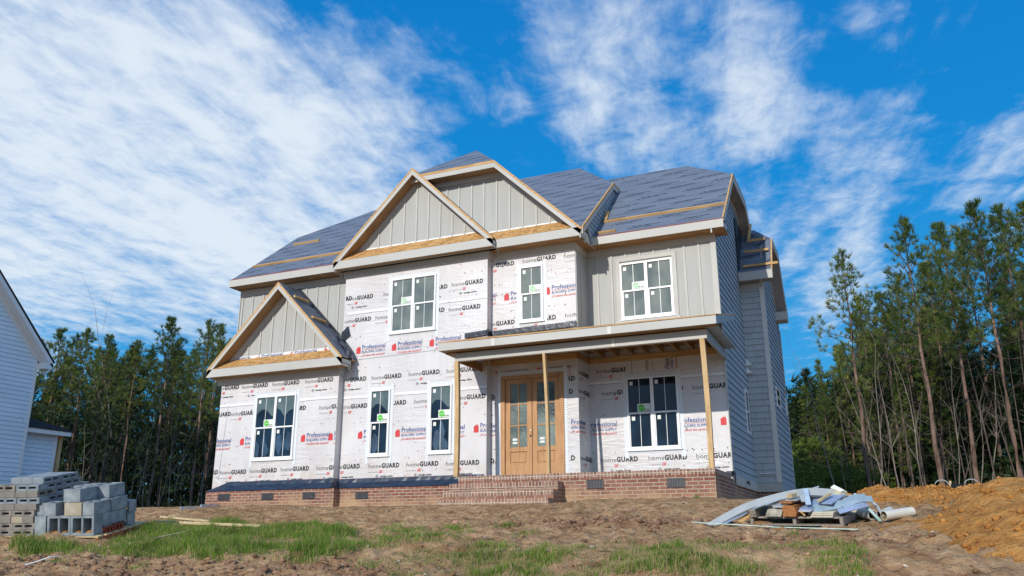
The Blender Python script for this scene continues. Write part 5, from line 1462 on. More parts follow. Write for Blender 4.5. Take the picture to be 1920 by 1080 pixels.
# scrap of white pipe in the left foreground
mb = MB(); mb.tube([(-10.0, 7.55, T(-10., 7.55) + .02), (-9.93, 7.65, T(-9.93, 7.65) + .03), (-9.86, 7.78, T(-9.86, 7.78) + .05), (-9.85, 7.87, T(-9.85, 7.87) + .04)], .009, 6, M['white'])
tag(mb.build('cable_offcut', loc=(-9.9, 7.7, -.3)), 'curved white cable offcut on the soil in the left foreground', 'cable')
mb = MB(); o = mb; n = len(mb.v); k = mb.mi(M['pebble2'] if 'pebble2' in M else M['redbrick'])
for q in iv: mb.v.append((-5.89 + q.x * .055, 11.31 + q.y * .045, T(-5.89, 11.31) + .02 + q.z * .035))
for f in idx: mb.f.append(tuple(n + j for j in f)); mb.m.append(k)
tag(mb.build('brick_chunk', fix=False, loc=(-5.89, 11.31, .15)), 'broken pinkish brick lump lying on the soil in front of the house', 'brick')
mb = MB(); mb.tube([(-2.83, 11.05, T(-2.83, 11.05)), (-2.80, 11.05, T(-2.83, 11.05) + .07), (-2.78, 11.05, T(-2.83, 11.05) + .10)], .004, 5, M['stake']); tag(mb.build('marker_stick', loc=(-2.83, 11.05, .05)), 'thin pale stick standing upright in the soil', 'stick')

# ------------------------------------------------------------ neighbouring house
nb = empty('neighbour_house', (-34., 16., .8)); tag(nb, 'pale blue-grey sided house with a gable at the left edge', 'house')
NXw = -29.45
ny1, ny0 = 21.45, 8.4; nze = 6.62; nsl = 1.06; nmid = (ny0 + ny1) / 2; nzp = nze + nsl * (ny1 - nmid)
poly = [(ny0, 1.), (ny1, 1.), (ny1, nze - .05), (nmid, nzp - .2), (ny0, nze - .05)]
mb = MB(); lap_wall(mb, 'x', NXw, poly, 1., .165, M['whitepaint'], depth=.022); mb.prism([(NXw - .15, p[0], p[1]) for p in poly], (.148, 0, 0), M['whitepaint'])
mb.box(NXw, NXw + .03, ny1 - .11, ny1, 1., nze - .1, M['white']); mb.box(NXw - 9, NXw - .15, ny1 - .1, ny1, 1., nze, M['whitepaint']); mb.build('wall', nb)
mb = MB(); X0 = NXw + .38
for (a, b_) in (((ny1 + .36, nze - .36), (nmid, nzp + .03)), ((nmid, nzp + .03), (ny0 - .4, nze - .30))):
    def q(x0, x1, d0, d1, m): mb.hexa([(x0, a[0], a[1] + d0), (x1, a[0], a[1] + d0), (x1, b_[0], b_[1] + d0), (x0, b_[0], b_[1] + d0), (x0, a[0], a[1] + d1), (x1, a[0], a[1] + d1), (x1, b_[0], b_[1] + d1), (x0, b_[0], b_[1] + d1)], m)
    q(X0 - .03, X0, .02, .22, M['white']); q(NXw, X0 - .03, .0, .03, M['white']); q(NXw, NXw + .03, -.22, 0, M['white'])
mb.box(NXw - .0, X0, ny1 + .0, ny1 + .36, nze - .40, nze - .16, M['white'])
mb.build('rake_board', nb)
mb = MB()
for (a, b_) in (((ny1 + .40, nze - .13), (nmid, nzp + .26)), ((nmid, nzp + .26), (ny0 - .45, nze - .12))):
    mb.hexa([(NXw - 9, a[0], a[1]), (X0 + .03, a[0], a[1]), (X0 + .03, b_[0], b_[1]), (NXw - 9, b_[0], b_[1]), (NXw - 9, a[0], a[1] + .05), (X0 + .03, a[0], a[1] + .05), (X0 + .03, b_[0], b_[1] + .05), (NXw - 9, b_[0], b_[1] + .05)], M['shingle'])
mb.build('roof', nb)
mb = MB(); wx = NXw - .45; poly = [(ny1, 1.), (23.1, 1.), (23.1, 3.84), (ny1, 3.86)]
lap_wall(mb, 'x', wx, poly, 1., .165, M['whitepaint'], depth=.022); mb.box(wx - 4, wx - .002, ny1, 23.1, 1., 3.9, M['whitepaint']); mb.box(wx, wx + .03, 22.98, 23.12, 1., 3.84, M['white']); mb.build('wall', nb)
mb = MB(); mb.box(wx - 4, wx + .35, ny1, 23.45, 3.85, 4.01, M['white']); mb.build('fascia', nb)
mb = MB(); mb.hexa([(wx - 4, ny1, 4.01), (wx + .38, ny1, 4.01), (wx + .38, 23.5, 4.01), (wx - 4, 23.5, 4.01), (wx - 4, ny1, 4.45), (wx + .2, ny1, 4.42), (wx + .38, 23.5, 4.06), (wx - 4, 23.5, 4.06)], M['shingle']); mb.build('roof', nb)
mb = MB(); mb.box(wx - .1, wx + .05, 23.2, 23.33, .9, 3.85, M['woodz']); mb.build('porch_post', nb)
# ------------------------------------------------------------ trees
def needlemat(name, c1, c2, tr=.3):
    m, t, b = new_mat(name, .55, .25)
    oi = t.n('ShaderNodeObjectInfo').outputs['Random']
    f = t.noise(worldco(t), 1.1, 4, .7)
    f2 = t.math('ADD', t.math('MULTIPLY', f, .8), t.math('MULTIPLY', oi, .25))
    col = t.ramp(f2, [(.34, c1), (.68, c2)]); t.t.links.new(col, b.inputs['Base Color'])
    tl = t.n('ShaderNodeBsdfTranslucent'); t.t.links.new(t.mix(.35, col, (.22, .24, .03)), tl.inputs[0])
    ms = t.n('ShaderNodeMixShader', inp={0: tr}); t.t.links.new(b.outputs[0], ms.inputs[1]); t.t.links.new(tl.outputs[0], ms.inputs[2])
    t.t.links.new(ms.outputs[0], m.node_tree.nodes['Material Output'].inputs[0]); return m
M['needle'] = needlemat('pine_needles', (.032, .072, .014), (.16, .21, .036))
M['needleold'] = needlemat('yellowish_pine_needles', (.10, .125, .025), (.30, .31, .07))
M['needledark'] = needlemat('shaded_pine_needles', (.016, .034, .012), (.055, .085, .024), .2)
M['bushleaf'] = needlemat('yellow_green_leaves', (.06, .10, .014), (.17, .22, .04))

class Tris:
    def __init__(s): s.V = []; s.M = []
    def needles(s, C, Dr, L, n, w, spread, mi):
        """C: centres (k,3); Dr: directions (k,3); n needles each"""
        k = len(C)
        if not k: return
        C = np.repeat(np.asarray(C), n, 0); Dr = np.repeat(np.asarray(Dr), n, 0); N = len(C)
        rd = rng.normal(size=(N, 3)); rd /= np.linalg.norm(rd, axis=1)[:, None]
        d = Dr + rd * spread; d /= np.linalg.norm(d, axis=1)[:, None]
        l = L * rng.uniform(.6, 1.1, N)[:, None]
        st = C + rd * .03 - Dr * rng.uniform(0, .10, N)[:, None]
        sd = np.cross(d, rng.normal(size=(N, 3))); sd /= np.linalg.norm(sd, axis=1)[:, None]
        V = np.stack([st - sd * w, st + sd * w, st + d * l], 1); s.V.append(V.reshape(-1, 3)); s.M.append(np.full(N, mi))
    def arrays(s):
        return np.concatenate(s.V), np.concatenate(s.M)
def mesh_tris(name, V, Mi, mats, extra=None):
    """triangles + extra MB quads"""
    nT = len(V) // 3
    me = bpy.data.meshes.new(name)
    ev = np.array(extra.v) if extra and extra.v else np.zeros((0, 3)); ef = extra.f if extra else []
    me.vertices.add(len(V) + len(ev)); me.vertices.foreach_set('co', np.concatenate([V, ev]).astype(np.float32).reshape(-1))
    el = [len(f) for f in ef]; idx = np.concatenate([np.arange(len(V)), np.array([i for f in ef for i in f], int) + len(V)]) if ef else np.arange(len(V))
    me.loops.add(len(idx)); me.loops.foreach_set('vertex_index', idx.astype(np.int32))
    tot = np.concatenate([np.full(nT, 3), np.array(el, int)]) if ef else np.full(nT, 3)
    st = np.concatenate([[0], np.cumsum(tot)[:-1]])
    me.polygons.add(len(tot)); me.polygons.foreach_set('loop_start', st.astype(np.int32)); me.polygons.foreach_set('loop_total', tot.astype(np.int32))
    mi = np.concatenate([Mi, np.array(extra.m, int) + len(mats)]) if ef else Mi
    for m_ in mats: me.materials.append(m_)
    if extra:
        for m_ in extra.mats: me.materials.append(m_)
    me.polygons.foreach_set('material_index', mi.astype(np.int32)); me.update(calc_edges=True)
    return me

def pine(seed, H=10., cb=.52, dens=1., rad=1.25, tufts=1., bare=11, needle_n=15, mats=('needle', 'needleold'), top=.25, bend=.0):
    """trunk mesh and crown mesh, tree H m tall, base at the origin"""
    rr = random.Random(seed)
    bx_, by_ = rr.uniform(-1, 1) * .12 + bend, rr.uniform(-1, 1) * .12
    def ax(h): u_ = h / H; return Vector((bx_ * math.sin(u_ * 2.6) + .03 * math.sin(h * 1.9 + seed), by_ * math.sin(u_ * 2.1) + .03 * math.cos(h * 1.7 + seed), h))
    r0 = .0088 * H + .005
    tr = MB(); hs = [-.3] + [H * i / 14 for i in range(1, 15)]; hs = [-.3, 0] + hs[1:]
    tr.tube([ax(h) for h in hs], [max(.012, r0 * (1.25 if h <= 0 else 1) * (1 - max(h, 0) / H) ** .75) for h in hs], 7, M['bark'])
    for i in range(bare):      # dead lower branches
        h = H * rr.uniform(.14, cb + .06); a = rr.uniform(0, 2 * PI); L = rr.uniform(.3, 1.3); p = ax(h)
        d = Vector((math.cos(a), math.sin(a), rr.uniform(-.1, .6))).normalized(); q = p + d * L * .5; e = q + (d + Vector((rr.uniform(-.3, .3), rr.uniform(-.3, .3), .3))) * L * .5
        tr.tube([p, q, e], [.016, .009, .004], 3, M['twig'], cap=False)
        if rr.random() < .6: tr.tube([q, q + Vector((rr.uniform(-.4, .4), rr.uniform(-.4, .4), rr.uniform(.05, .4)))], [.007, .003], 3, M['twig'], cap=False)
    T_ = Tris(); br = MB(); C0 = []; D0 = []; C1 = []; D1 = []
    nb = int(36 * dens)
    for i in range(nb):
        u_ = (i + rr.random()) / nb; h = H * (cb + (1 - cb) * u_ ** .9); a = i * 2.39996 + rr.uniform(-.4, .4)
        prof = min(1., (1 - u_) * 1.25 + .10) ** .85 * (.6 + .4 * min(1, u_ * 4)) * (1 - .35 * max(0, u_ - .7) / .3)
        L = rad * prof * rr.uniform(.65, 1.2) + .15; el = rr.uniform(.15, .5) + .85 * u_ ** 1.3
        p = ax(min(h, H * .985)); d = Vector((math.cos(a) * math.cos(el), math.sin(a) * math.cos(el), math.sin(el)))
        m_ = p + d * L * .55; e = m_ + (d + Vector((0, 0, .45))).normalized() * L * .45
        br.tube([p, m_, e], [.022 * (1 - u_ * .6), .012, .005], 3, M['twig'], cap=False)
        nt = max(2, int((3 + L * 5.5) * tufts))
        for j in range(nt):
            s_ = .35 + .65 * (j + rr.random()) / nt; q = p + (m_ - p) * (s_ / .55) if s_ < .55 else m_ + (e - m_) * ((s_ - .55) / .45)
            side = Vector((rr.uniform(-1, 1), rr.uniform(-1, 1), rr.uniform(-.15, .8))); tw = side * (.13 + .26 * L * (1.2 - s_)) if j < nt - 1 else Vector((0, 0, 0))
            tip = q + tw
            if tw.length > .12: br.tube([q, tip], [.006, .003], 3, M['twig'], cap=False)
            dd = (d * .5 + side.normalized() * .5 + Vector((0, 0, .55))).normalized()
            (C0 if rr.random() < .74 or u_ > .75 else C1).append(tuple(tip)); (D0 if len(C0) + len(C1) and C0 and C0[-1] == tuple(tip) else D1).append(tuple(dd))
    for j in range(5): C0.append(tuple(ax(H) - Vector((0, 0, .14 * j)))); D0.append((rr.uniform(-.2, .2), rr.uniform(-.2, .2), 1))
    nl = .21
    T_.needles(C0, D0, nl, int(needle_n * 1.25), .0125, .75, 0)
    if C1: T_.needles(C1, D1, nl, int(needle_n * 1.25), .0125, .9, 1)
    V, Mi = T_.arrays()
    trunk = tr.mesh('trunk'); trunk.polygons.foreach_set('use_smooth', [True] * len(trunk.polygons))
    crown = mesh_tris('crown', V, Mi, [M[mats[0]], M[mats[1]]], br)
    return trunk, crown, H

PV = [pine(1, cb=.50, rad=1.9, dens=1.2, tufts=.95), pine(2, cb=.54, rad=1.6, dens=1.0, tufts=1.0), pine(3, cb=.46, rad=1.8, dens=1.15, bend=.15, tufts=.95), pine(4, cb=.58, rad=1.45, dens=.9, tufts=1.0), pine(5, cb=.45, rad=1.95, dens=1.15, tufts=.95), pine(6, cb=.52, rad=1.7, dens=1.05, bend=-.15, tufts=1.0)]
PO = [pine(11, cb=.45, rad=1.7, dens=1.1, tufts=.85), pine(12, cb=.42, rad=1.8, dens=1.1, tufts=.95), pine(13, cb=.40, rad=1.95, dens=1.0, tufts=.85)]
PD = [pine(21, cb=.22, rad=1.6, dens=1.8, needle_n=13, mats=('needle', 'needleold'), bare=4), pine(22, cb=.15, rad=1.5, dens=1.9, needle_n=13, bare=4), pine(23, cb=.3, rad=1.7, dens=1.6, needle_n=13, bare=6)]

def place_tree(var, x, y, h, label, rz, cat='pine tree', group=None, name='pine_tree', wid=1.):
    tr, cr_, H = var; root = empty(name, (x, y, T0(x, y) - .05), (0, 0, rz)); s = h / H; root.scale = (s * wid, s * wid, s); tag(root, label, cat, group)
    for nm, me in (('trunk', tr), ('crown', cr_)):
        o = bpy.data.objects.new(nm, me); COL.objects.link(o); o.parent = root
    return root
ORD = ['leftmost', 'second from the left', 'third from the left', 'fourth from the left', 'fifth from the left', 'sixth from the left', 'seventh from the left', 'eighth from the left', 'ninth from the left', 'tenth from the left',
       'eleventh from the left', 'twelfth from the left', 'thirteenth from the left', 'fourteenth from the left', 'fifteenth from the left', 'sixteenth from the left', 'seventeenth from the left', 'eighteenth from the left', 'nineteenth from the left', 'twentieth from the left']
r = random.Random(77)
def scr(x, y):   # bearing, to name trees from left to right
    return math.atan2(x, y)
# front row at the right
RT = [(-.5, 32.4, 9.1, 0, PO[2]), (1.7, 31.1, 9.3, 1, PO[0]), (3.0, 34., 9.8, 2, PV[0]), (4.1, 32.2, 9.9, 3, PV[4]), (.7, 37.5, 8.3, 4, PV[2]), (5.4, 36.1, 10.9, 5, PV[5]), (4.4, 39.1, 11., 6, PV[4]), (2.9, 41.8, 10.5, 7, PV[0]), (1.6, 39., 9.3, 8, PO[1]), (0., 40.5, 9.2, 9, PV[1]), (-.3, 44.9, 9.3, 10, PV[4]), (6.6, 38., 11.5, 11, PV[0])]
RT.sort(key=lambda a: scr(a[0], a[1]))
for i, (x, y, h, k, var) in enumerate(RT):
    place_tree(var, x, y, h, 'tall pine with bare lower trunk, right-hand wood, %s' % ORD[i], r.uniform(0, 6.3), group='pines of the right-hand wood')
RB = [(-1.4, 42.2, 7.6), (-2.3, 41.8, 6.9), (-2.8, 39.3, 5.4), (-1.9, 36.5, 5.0), (-1.0, 38.2, 6.5), (.3, 43.5, 7.8), (1.5, 45., 8.5), (2.7, 47., 9.2), (4.4, 45., 9.6), (6.2, 44., 10.), (8.2, 43., 10.4), (.9, 34.8, 4.4), (-.4, 35.5, 4.6), (2.4, 38.5, 6.6), (4.2, 42., 8.), (5.8, 40., 8.4), (7.6, 39.5, 9.5), (9., 37., 9.5)]
RB.sort(key=lambda a: scr(a[0], a[1]))
for i, (x, y, h) in enumerate(RB):
    place_tree(PD[i % 3], x, y, h, 'bushy low-branched pine in the right-hand wood, %s' % ORD[i], r.uniform(0, 6.3), group='bushy pines of the right-hand wood', wid=1.05)
# front row at the left
LT = [(-40.2, 32., 10.1), (-35.6, 29.6, 8.9), (-37.5, 33.3, 9.4), (-34.4, 32.3, 10.2), (-32.5, 33.2, 10.), (-34.9, 36.7, 10.8), (-44.5, 34.7, 10.7), (-45.5, 34.3, 11.1), (-40.3, 38.8, 10.9), (-43.5, 39.7, 10.6), (-39.4, 39.2, 10.2), (-48.6, 39.7, 11.1), (-48.6, 35.2, 10.9), (-38.9, 41.7, 11.3), (-42.3, 35.6, 10.), (-36.6, 38.6, 10.2), (-37.2, 35.6, 9.2)]
LT.sort(key=lambda a: scr(a[0], a[1]))
for i, (x, y, h) in enumerate(LT):
    place_tree((PV + PO)[(i * 4) % 9], x, y, h, 'slim pine in the left-hand wood beyond the block stack, %s' % ORD[i], r.uniform(0, 6.3), group='pines of the left-hand wood', wid=.95)
LB = [(-46., 44., 9.6), (-42.5, 44., 9.2), (-39.5, 45.5, 9.6), (-36.5, 42., 9.), (-50., 42., 9.8), (-53., 40., 10.), (-47., 39.5, 8.2), (-44.2, 42., 8.6), (-41., 42.5, 8.4), (-37.8, 45., 9.), (-56., 42., 10.5), (-35.2, 40.5, 8.), (-51.5, 37.5, 9.), (-34., 42.5, 8.6)]
LB.sort(key=lambda a: scr(a[0], a[1]))
for i, (x, y, h) in enumerate(LB):
    place_tree(PD[i % 3], x, y, h, 'fuller pine standing deeper in the left-hand wood, %s' % ORD[i], r.uniform(0, 6.3), group='fuller pines of the left-hand wood', wid=.8)

# leafless saplings
def sapling(seed, H=5.):
    rr = random.Random(seed); mb = MB()
    def grow(p, d, L, rad, lev):
        pts = [p]; n = 5
        for i in range(n):
            d = (d + Vector((rr.gauss(0, .10), rr.gauss(0, .10), rr.gauss(0, .06) + .03))).normalized(); pts.append(pts[-1] + d * L / n)
        mb.tube(pts, [rad * (1 - .8 * i / n) for i in range(n + 1)], 5 if lev == 0 else 3, M['palebark'] if lev < 2 else M['twig'], cap=False)
        if lev < 3:
            for i in range((7, 4, 3)[lev]):
                k = rr.randint(1 if lev == 0 else 1, n); q = pts[k]; a = rr.uniform(0, 6.3)
                dd = (d * .9 + Vector((math.cos(a), math.sin(a), .3)) * .75).normalized(); grow(q, dd, L * rr.uniform(.22, .42), rad * (1 - .7 * k / n) * .5, lev + 1)
    grow(Vector((0, 0, -.1)), Vector((rr.uniform(-.12, .12), rr.uniform(-.12, .12), 1)), H, .023, 0)
    return mb
SV = [sapling(s) for s in (31, 32, 33, 34)]
SM = [s.mesh('bare_sapling') for s in SV]
def place_sap(k, x, y, h, label, grp, w=1.):
    o = bpy.data.objects.new('bare_sapling', SM[k % 4]); COL.objects.link(o); o.location = (x, y, T0(x, y)); s = h / 5.; o.scale = (s * w, s * w, s); o.rotation_euler = (0, 0, r.uniform(0, 6.3)); tag(o, label, 'bare sapling', grp)
sapR = [(-1.3, 28.7, 5.3), (-.2, 30.3, 5.2), (.1, 29.3, 4.1), (1.1, 29.7, 4.6), (.4, 28.3, 3.7), (3.2, 31.7, 4.2), (2.2, 31.3, 4.), (-1.1, 27.6, 3.), (2.7, 29.8, 3.3), (-.35, 32.6, 5.5)]
sapR.sort(key=lambda a: scr(a[0], a[1]))
for i, (x, y, h) in enumerate(sapR): place_sap(i, x, y, h, 'thin leafless sapling before the right-hand wood, %s' % ORD[i], 'bare saplings before the right-hand wood')
sapL = [(-30.8, 29.4, 5.6), (-33.4, 28.3, 5.5), (-33.7, 30.4, 4.6), (-31.3, 29.2, 4.1), (-31.8, 31.2, 5.1), (-30.7, 31.7, 4.2), (-35.4, 29.8, 4.8), (-29.6, 31., 4.6), (-32.3, 29.8, 3.6), (-34.6, 31.6, 5.5), (-36.5, 30.2, 5.), (-30., 30.2, 3.4), (-33., 32.6, 6.)]
sapL.sort(key=lambda a: scr(a[0], a[1]))
for i, (x, y, h) in enumerate(sapL): place_sap(i + 1, x, y, h, 'thin leafless sapling before the left-hand wood, %s' % ORD[i], 'bare saplings before the left-hand wood', .9)
place_sap(2, -39.9, 34.4, 12.2, 'tall bare broadleaf tree rising above the left-hand pines', None, .9)

# low bushes
def bush(seed, R_=1., Hh=1.4, n=260, mats=('bushleaf', 'needle')):
    rr = random.Random(seed); T_ = Tris(); C = []; Dd = []; br = MB()
    for i in range(n):
        a = rr.uniform(0, 6.3); q = rr.random() ** .5; z = rr.random(); rr_ = R_ * q * math.sin(PI * (.15 + .8 * z)) ; p = Vector((rr_ * math.cos(a), rr_ * math.sin(a), Hh * z * (1 + .25 * noise.noise((a, z * 3, seed)))))
        C.append(tuple(p)); Dd.append(tuple((p.normalized() + Vector((0, 0, .4))).normalized()))
        if i % 9 == 0: br.tube([(0, 0, 0), tuple(p * .5 + Vector((0, 0, .1))), tuple(p)], [.014, .008, .003], 3, M['twig'], cap=False)
    T_.needles(C, Dd, .13, 12, .016, 1.3, 0); V, Mi = T_.arrays(); Mi = (rng.random(len(Mi)) < .25).astype(int)
    return mesh_tris('leafy_bush', V, Mi, [M[mats[0]], M[mats[1]]], br)
BV = [bush(1), bush(2, 1.2, 1.1), bush(3, .9, 1.8)]
bl = [(-2.6, 30.2, 1.3), (-2.0, 31.5, 1.6), (-1.3, 32.4, 1.2), (-3.2, 31.8, 1.7), (-2.3, 34., 2.2), (-1.5, 34.8, 2.), (-.4, 34., 1.2)]
bl.sort(key=lambda a: scr(a[0], a[1]))
for i, (x, y, s) in enumerate(bl):
    o = bpy.data.objects.new('leafy_bush', BV[i % 3]); COL.objects.link(o); o.location = (x, y, T0(x, y)); o.scale = (s * .8, s * .8, s * .65); o.rotation_euler = (0, 0, i); tag(o, 'yellow-green bush at the wood edge just right of the house, %s' % ORD[i], 'bush', 'bushes right of the house')

# the depth of the wood behind: one mass
def wood_mass():
    T_ = Tris(); mb = MB(); rr = random.Random(99)
    src = []
    for tr, cr_, H in PD + PV[:3]:
        co_ = np.zeros(len(cr_.vertices) * 3); cr_.vertices.foreach_get('co', co_); co_ = co_.reshape(-1, 3)
        nt = sum(1 for p in cr_.polygons if p.loop_total == 3 and p.material_index < 2); src.append(co_[:nt * 3])
    VV = []; n_ = 0
    def add(x, y, h, wd):
        V = src[rr.randrange(len(src))]; keep = rr.random()
        V = V.reshape(-1, 3, 3); V = V[rng.random(len(V)) < .62]
        c_ = V.mean(1, keepdims=True); V = (V - c_) * 1.7 + c_
        a = rr.uniform(0, 6.3); s = h / 10; R2 = np.array([[math.cos(a), -math.sin(a), 0], [math.sin(a), math.cos(a), 0], [0, 0, 1]]); V = (V.reshape(-1, 3) @ R2.T) * np.array([s * wd, s * wd, s]) + np.array([x, y, T0(x, y)]); VV.append(V)
        mb.tube([(x, y, T0(x, y) - .2), (x + rr.uniform(-.2, .2), y, T0(x, y) + h * .5), (x + rr.uniform(-.3, .3), y, T0(x, y) + h * .95)], [.10, .075, .02], 5, M['bark'], cap=False)
    for i in range(46):
        b_ = R(rr.uniform(-60, -34)); d = rr.uniform(58, 78); add(d * math.sin(b_), d * math.cos(b_), rr.uniform(9.5, 12.5), 1.25)
    for i in range(40):
        g_ = rr.uniform(-6.5, 17); b_ = R(g_); d = rr.uniform(46, 66); add(d * math.sin(b_), d * math.cos(b_), rr.uniform(.8, 1.1) * (6.8 + 4.2 * ss(-4.5, 2.5, g_)), 1.25)
    for i in range(26):
        b_ = R(rr.uniform(-34, -9)); d = rr.uniform(70, 90); add(d * math.sin(b_), d * math.cos(b_), rr.uniform(6, 8), 1.3)
    # dark undergrowth
    U = Tris()
    C = []; Dd = []
    for lo, hi, d0, d1, n in ((-62, -33, 50, 66, 11000), (-6, 18, 38, 54, 8500)):
        for i in range(n):
            b_ = R(rr.uniform(lo, hi)); d = rr.uniform(d0, d1); x, y = d * math.sin(b_), d * math.cos(b_); C.append((x, y, T0(x, y) + rr.random() ** 1.2 * 5.8)); Dd.append((rr.uniform(-1, 1), rr.uniform(-1, 1), .6))
    U.needles(C, Dd, .6, 8, .045, 1.2, 0); UV, UM = U.arrays()
    V = np.concatenate(VV); Mi = np.concatenate([np.zeros(len(V) // 3, int), UM * 0])
    V = np.concatenate([V, UV])
    # thin bare stems
    for i in range(240):
        lo, hi, d0, d1 = (-60, -34, 40, 56) if i % 2 else (-4, 16, 31, 46)
        b_ = R(rr.uniform(lo, hi)); d = rr.uniform(d0, d1); x, y = d * math.sin(b_), d * math.cos(b_); h = rr.uniform(2, 6.5); lx = rr.gauss(0, .4)
        mb.tube([(x, y, T0(x, y)), (x + lx * .4, y, T0(x, y) + h * .5), (x + lx, y, T0(x, y) + h)], [.03, .02, .005], 3, M['twig'], cap=False)
        for j in range(4):
            z = T0(x, y) + h * rr.uniform(.3, .9); q = rr.uniform(-1, 1); mb.tube([(x + lx * .4, y, z), (x + lx * .4 + q, y + rr.uniform(-.5, .5), z + rr.uniform(.1, .8))], [.012, .003], 3, M['twig'], cap=False)
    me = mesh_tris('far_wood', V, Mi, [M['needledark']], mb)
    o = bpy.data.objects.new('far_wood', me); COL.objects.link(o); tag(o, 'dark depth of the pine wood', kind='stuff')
wood_mass()
# ------------------------------------------------------------ camera, light, sky
def cam_axes(pitch=.2915, roll=-.0026, yaw=.4135):
    fwd = Vector((-math.sin(yaw), math.cos(yaw), 0)); right = Vector((math.cos(yaw), math.sin(yaw), 0)); up = Vector((0, 0, 1))
    f2 = fwd * math.cos(pitch) + up * math.sin(pitch); u2 = -fwd * math.sin(pitch) + up * math.cos(pitch)
    return right * math.cos(roll) + u2 * math.sin(roll), -right * math.sin(roll) + u2 * math.cos(roll), f2
cr, cu, cf = cam_axes()
cd = bpy.data.cameras.new('camera'); cam = bpy.data.objects.new('camera', cd); COL.objects.link(cam)
cam.matrix_world = Matrix(((cr.x, cu.x, -cf.x, 0), (cr.y, cu.y, -cf.y, 0), (cr.z, cu.z, -cf.z, 0), (0, 0, 0, 1)))
cd.sensor_width = 36; cd.lens = 36 * 1550 / 1920; cd.clip_end = 3000; cd.clip_start = .05
SC.camera = cam
SUN_EL, SUN_AZ = R(25), R(10)
S = Vector((-math.sin(SUN_AZ) * math.cos(SUN_EL), -math.cos(SUN_AZ) * math.cos(SUN_EL), math.sin(SUN_EL)))
sd = bpy.data.lights.new('sun', 'SUN'); sd.energy = 3.7; sd.angle = R(.6); sd.color = (1, .95, .87)
so = bpy.data.objects.new('sun', sd); COL.objects.link(so); so.rotation_euler = S.to_track_quat('Z', 'Y').to_euler(); so.location = (0, -20, 30)
W = bpy.data.worlds.new('World'); SC.world = W; W.use_nodes = True
t = NT(W.node_tree); W.node_tree.nodes.clear()
sky = t.n('ShaderNodeTexSky', sky_type='NISHITA', sun_disc=False, sun_elevation=SUN_EL, sun_rotation=PI + SUN_AZ, air_density=1.0, dust_density=.4, ozone_density=2.5)
gen = t.n('ShaderNodeTexCoord').outputs['Generated']
nrm = t.n('ShaderNodeVectorMath', operation='NORMALIZE'); t.t.links.new(gen, nrm.inputs[0]); D = nrm.outputs[0]
sp = t.n('ShaderNodeSeparateXYZ'); t.t.links.new(D, sp.inputs[0])
zc = t.math('MAXIMUM', sp.outputs[2], .03)
px = t.math('DIVIDE', sp.outputs[0], zc); py = t.math('DIVIDE', sp.outputs[1], zc)
ang = math.atan2(.97, -.21)     # wind direction of the cirrus
ca, sa = math.cos(ang), math.sin(ang)
v = t.math('ADD', t.math('MULTIPLY', px, ca), t.math('MULTIPLY', py, sa))
u = t.math('SUBTRACT', t.math('MULTIPLY', py, ca), t.math('MULTIPLY', px, sa))
def cloudnoise(su, sv, detail, rough, lac=2., dist=0., seed=0.):
    c = t.n('ShaderNodeCombineXYZ'); t.t.links.new(t.math('MULTIPLY', u, su), c.inputs[0]); t.t.links.new(t.math('MULTIPLY', v, sv), c.inputs[1]); c.inputs[2].default_value = seed
    n = t.n('ShaderNodeTexNoise', inp={'Scale': 1., 'Detail': detail, 'Roughness': rough, 'Distortion': dist}); t.t.links.new(c.outputs[0], n.inputs['Vector']); return n.outputs[0]
streak = cloudnoise(3.6, .62, 9, .64, dist=.2)
fine = cloudnoise(8., 5.5, 8, .63, dist=.3, seed=3.)
broad = cloudnoise(1.0, .45, 3, .5, seed=7.)
def pxdir(x, y):
    d = cr * (x - 960) - cu * (y - 540) + cf * 1550; return d.normalized()
BL = [(120, 190, 330, .78), (420, 250, 300, .80), (640, 360, 240, .72), (250, 420, 250, .60), (-150, 300, 400, .7), (760, 130, 170, .36), (90, 560, 170, .30), (420, 520, 190, .52),
      (1090, 110, 150, .50), (1170, 240, 120, .50), (1420, 90, 110, .60), (1430, 210, 100, .72), (1350, 320, 150, .42), (1540, 230, 70, .38), (1680, 240, 80, .40), (1600, 340, 90, .38),
      (1900, 340, 140, .50), (1520, 480, 130, .42), (1620, 560, 120, .4), (940, 190, 60, .30), (1000, 300, 120, .25), (1650, 40, 60, .30), (1280, 30, 160, .45)]
mask = None
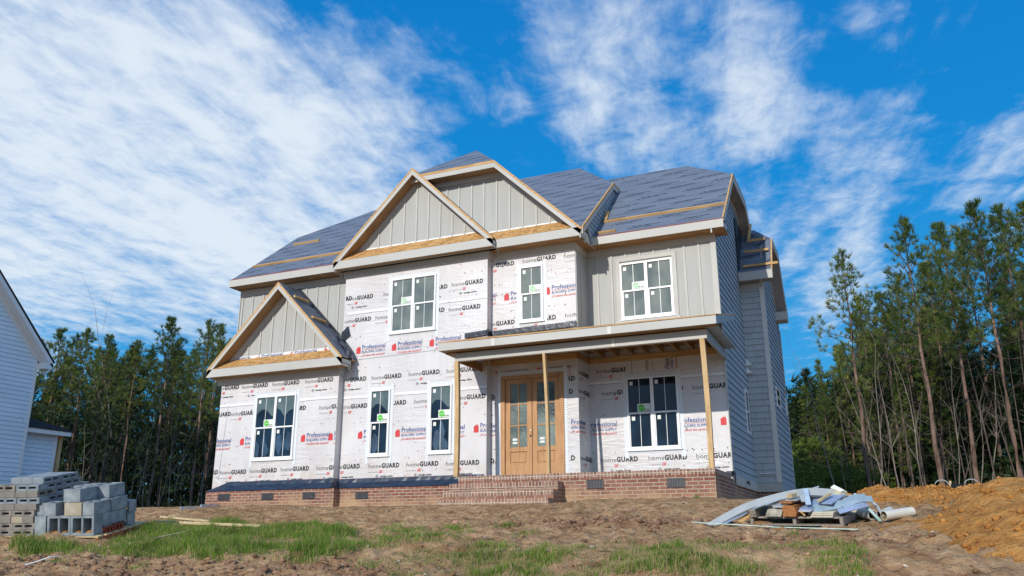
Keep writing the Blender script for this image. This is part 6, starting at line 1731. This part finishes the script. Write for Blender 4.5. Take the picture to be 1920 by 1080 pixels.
for (x, y, r_, s_) in BL:
    c = pxdir(x, y)
    dp = t.n('ShaderNodeVectorMath', operation='DOT_PRODUCT'); t.t.links.new(D, dp.inputs[0]); dp.inputs[1].default_value = c
    a = r_ * 1.25 / 1550 * .92
    m_ = t.mapr(dp.outputs['Value'], math.cos(a), 1., 0, s_, smooth=True)
    mask = m_ if mask is None else t.math('MAXIMUM', mask, m_) if False else t.math('SUBTRACT', t.math('ADD', mask, m_), t.math('MULTIPLY', mask, m_))
dens = t.math('ADD', t.math('MULTIPLY', mask, .62), t.math('ADD', t.math('MULTIPLY', t.math('SUBTRACT', streak, .5), .85), t.math('ADD', t.math('MULTIPLY', t.math('SUBTRACT', fine, .5), .95), t.math('MULTIPLY', t.math('SUBTRACT', broad, .5), .55))))
cl = t.mapr(dens, .05, .76, 0, 1, smooth=True)
cl = t.math('MULTIPLY', cl, t.mapr(sp.outputs[2], .0, .12, .4, 1.))
el = t.mapr(sp.outputs[2], .0, .6, 0, 1)
blue = t.ramp(el, [(0., (2.6, 5.4, 7.4)), (.22, (.30, 3.3, 6.8)), (.6, (.0, 2.3, 6.1)), (1., (.0, 1.75, 5.3))])
skc = t.mix(.94, sky.outputs[0], blue)
col = t.mix(t.math('MULTIPLY', cl, .93), skc, (6.9, 7.6, 8.3))
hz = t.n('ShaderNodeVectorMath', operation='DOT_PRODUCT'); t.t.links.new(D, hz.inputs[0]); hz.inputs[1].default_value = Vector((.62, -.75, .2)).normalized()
col = t.mix(t.mapr(hz.outputs['Value'], -.15, .75, 0, .6, smooth=True), col, (5.2, 6.8, 9.2))   # bright haze added out of view to lift fill on the house walls
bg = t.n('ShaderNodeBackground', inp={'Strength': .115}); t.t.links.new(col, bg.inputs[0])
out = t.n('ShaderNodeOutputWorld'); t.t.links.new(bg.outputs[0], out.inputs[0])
SC.view_settings.view_transform = 'Standard'; SC.view_settings.look = 'None'; SC.view_settings.exposure = 0; SC.view_settings.gamma = 1
SC.render.engine = 'CYCLES'; SC.cycles.use_denoising = True; SC.cycles.max_bounces = 6; SC.cycles.sample_clamp_indirect = 6
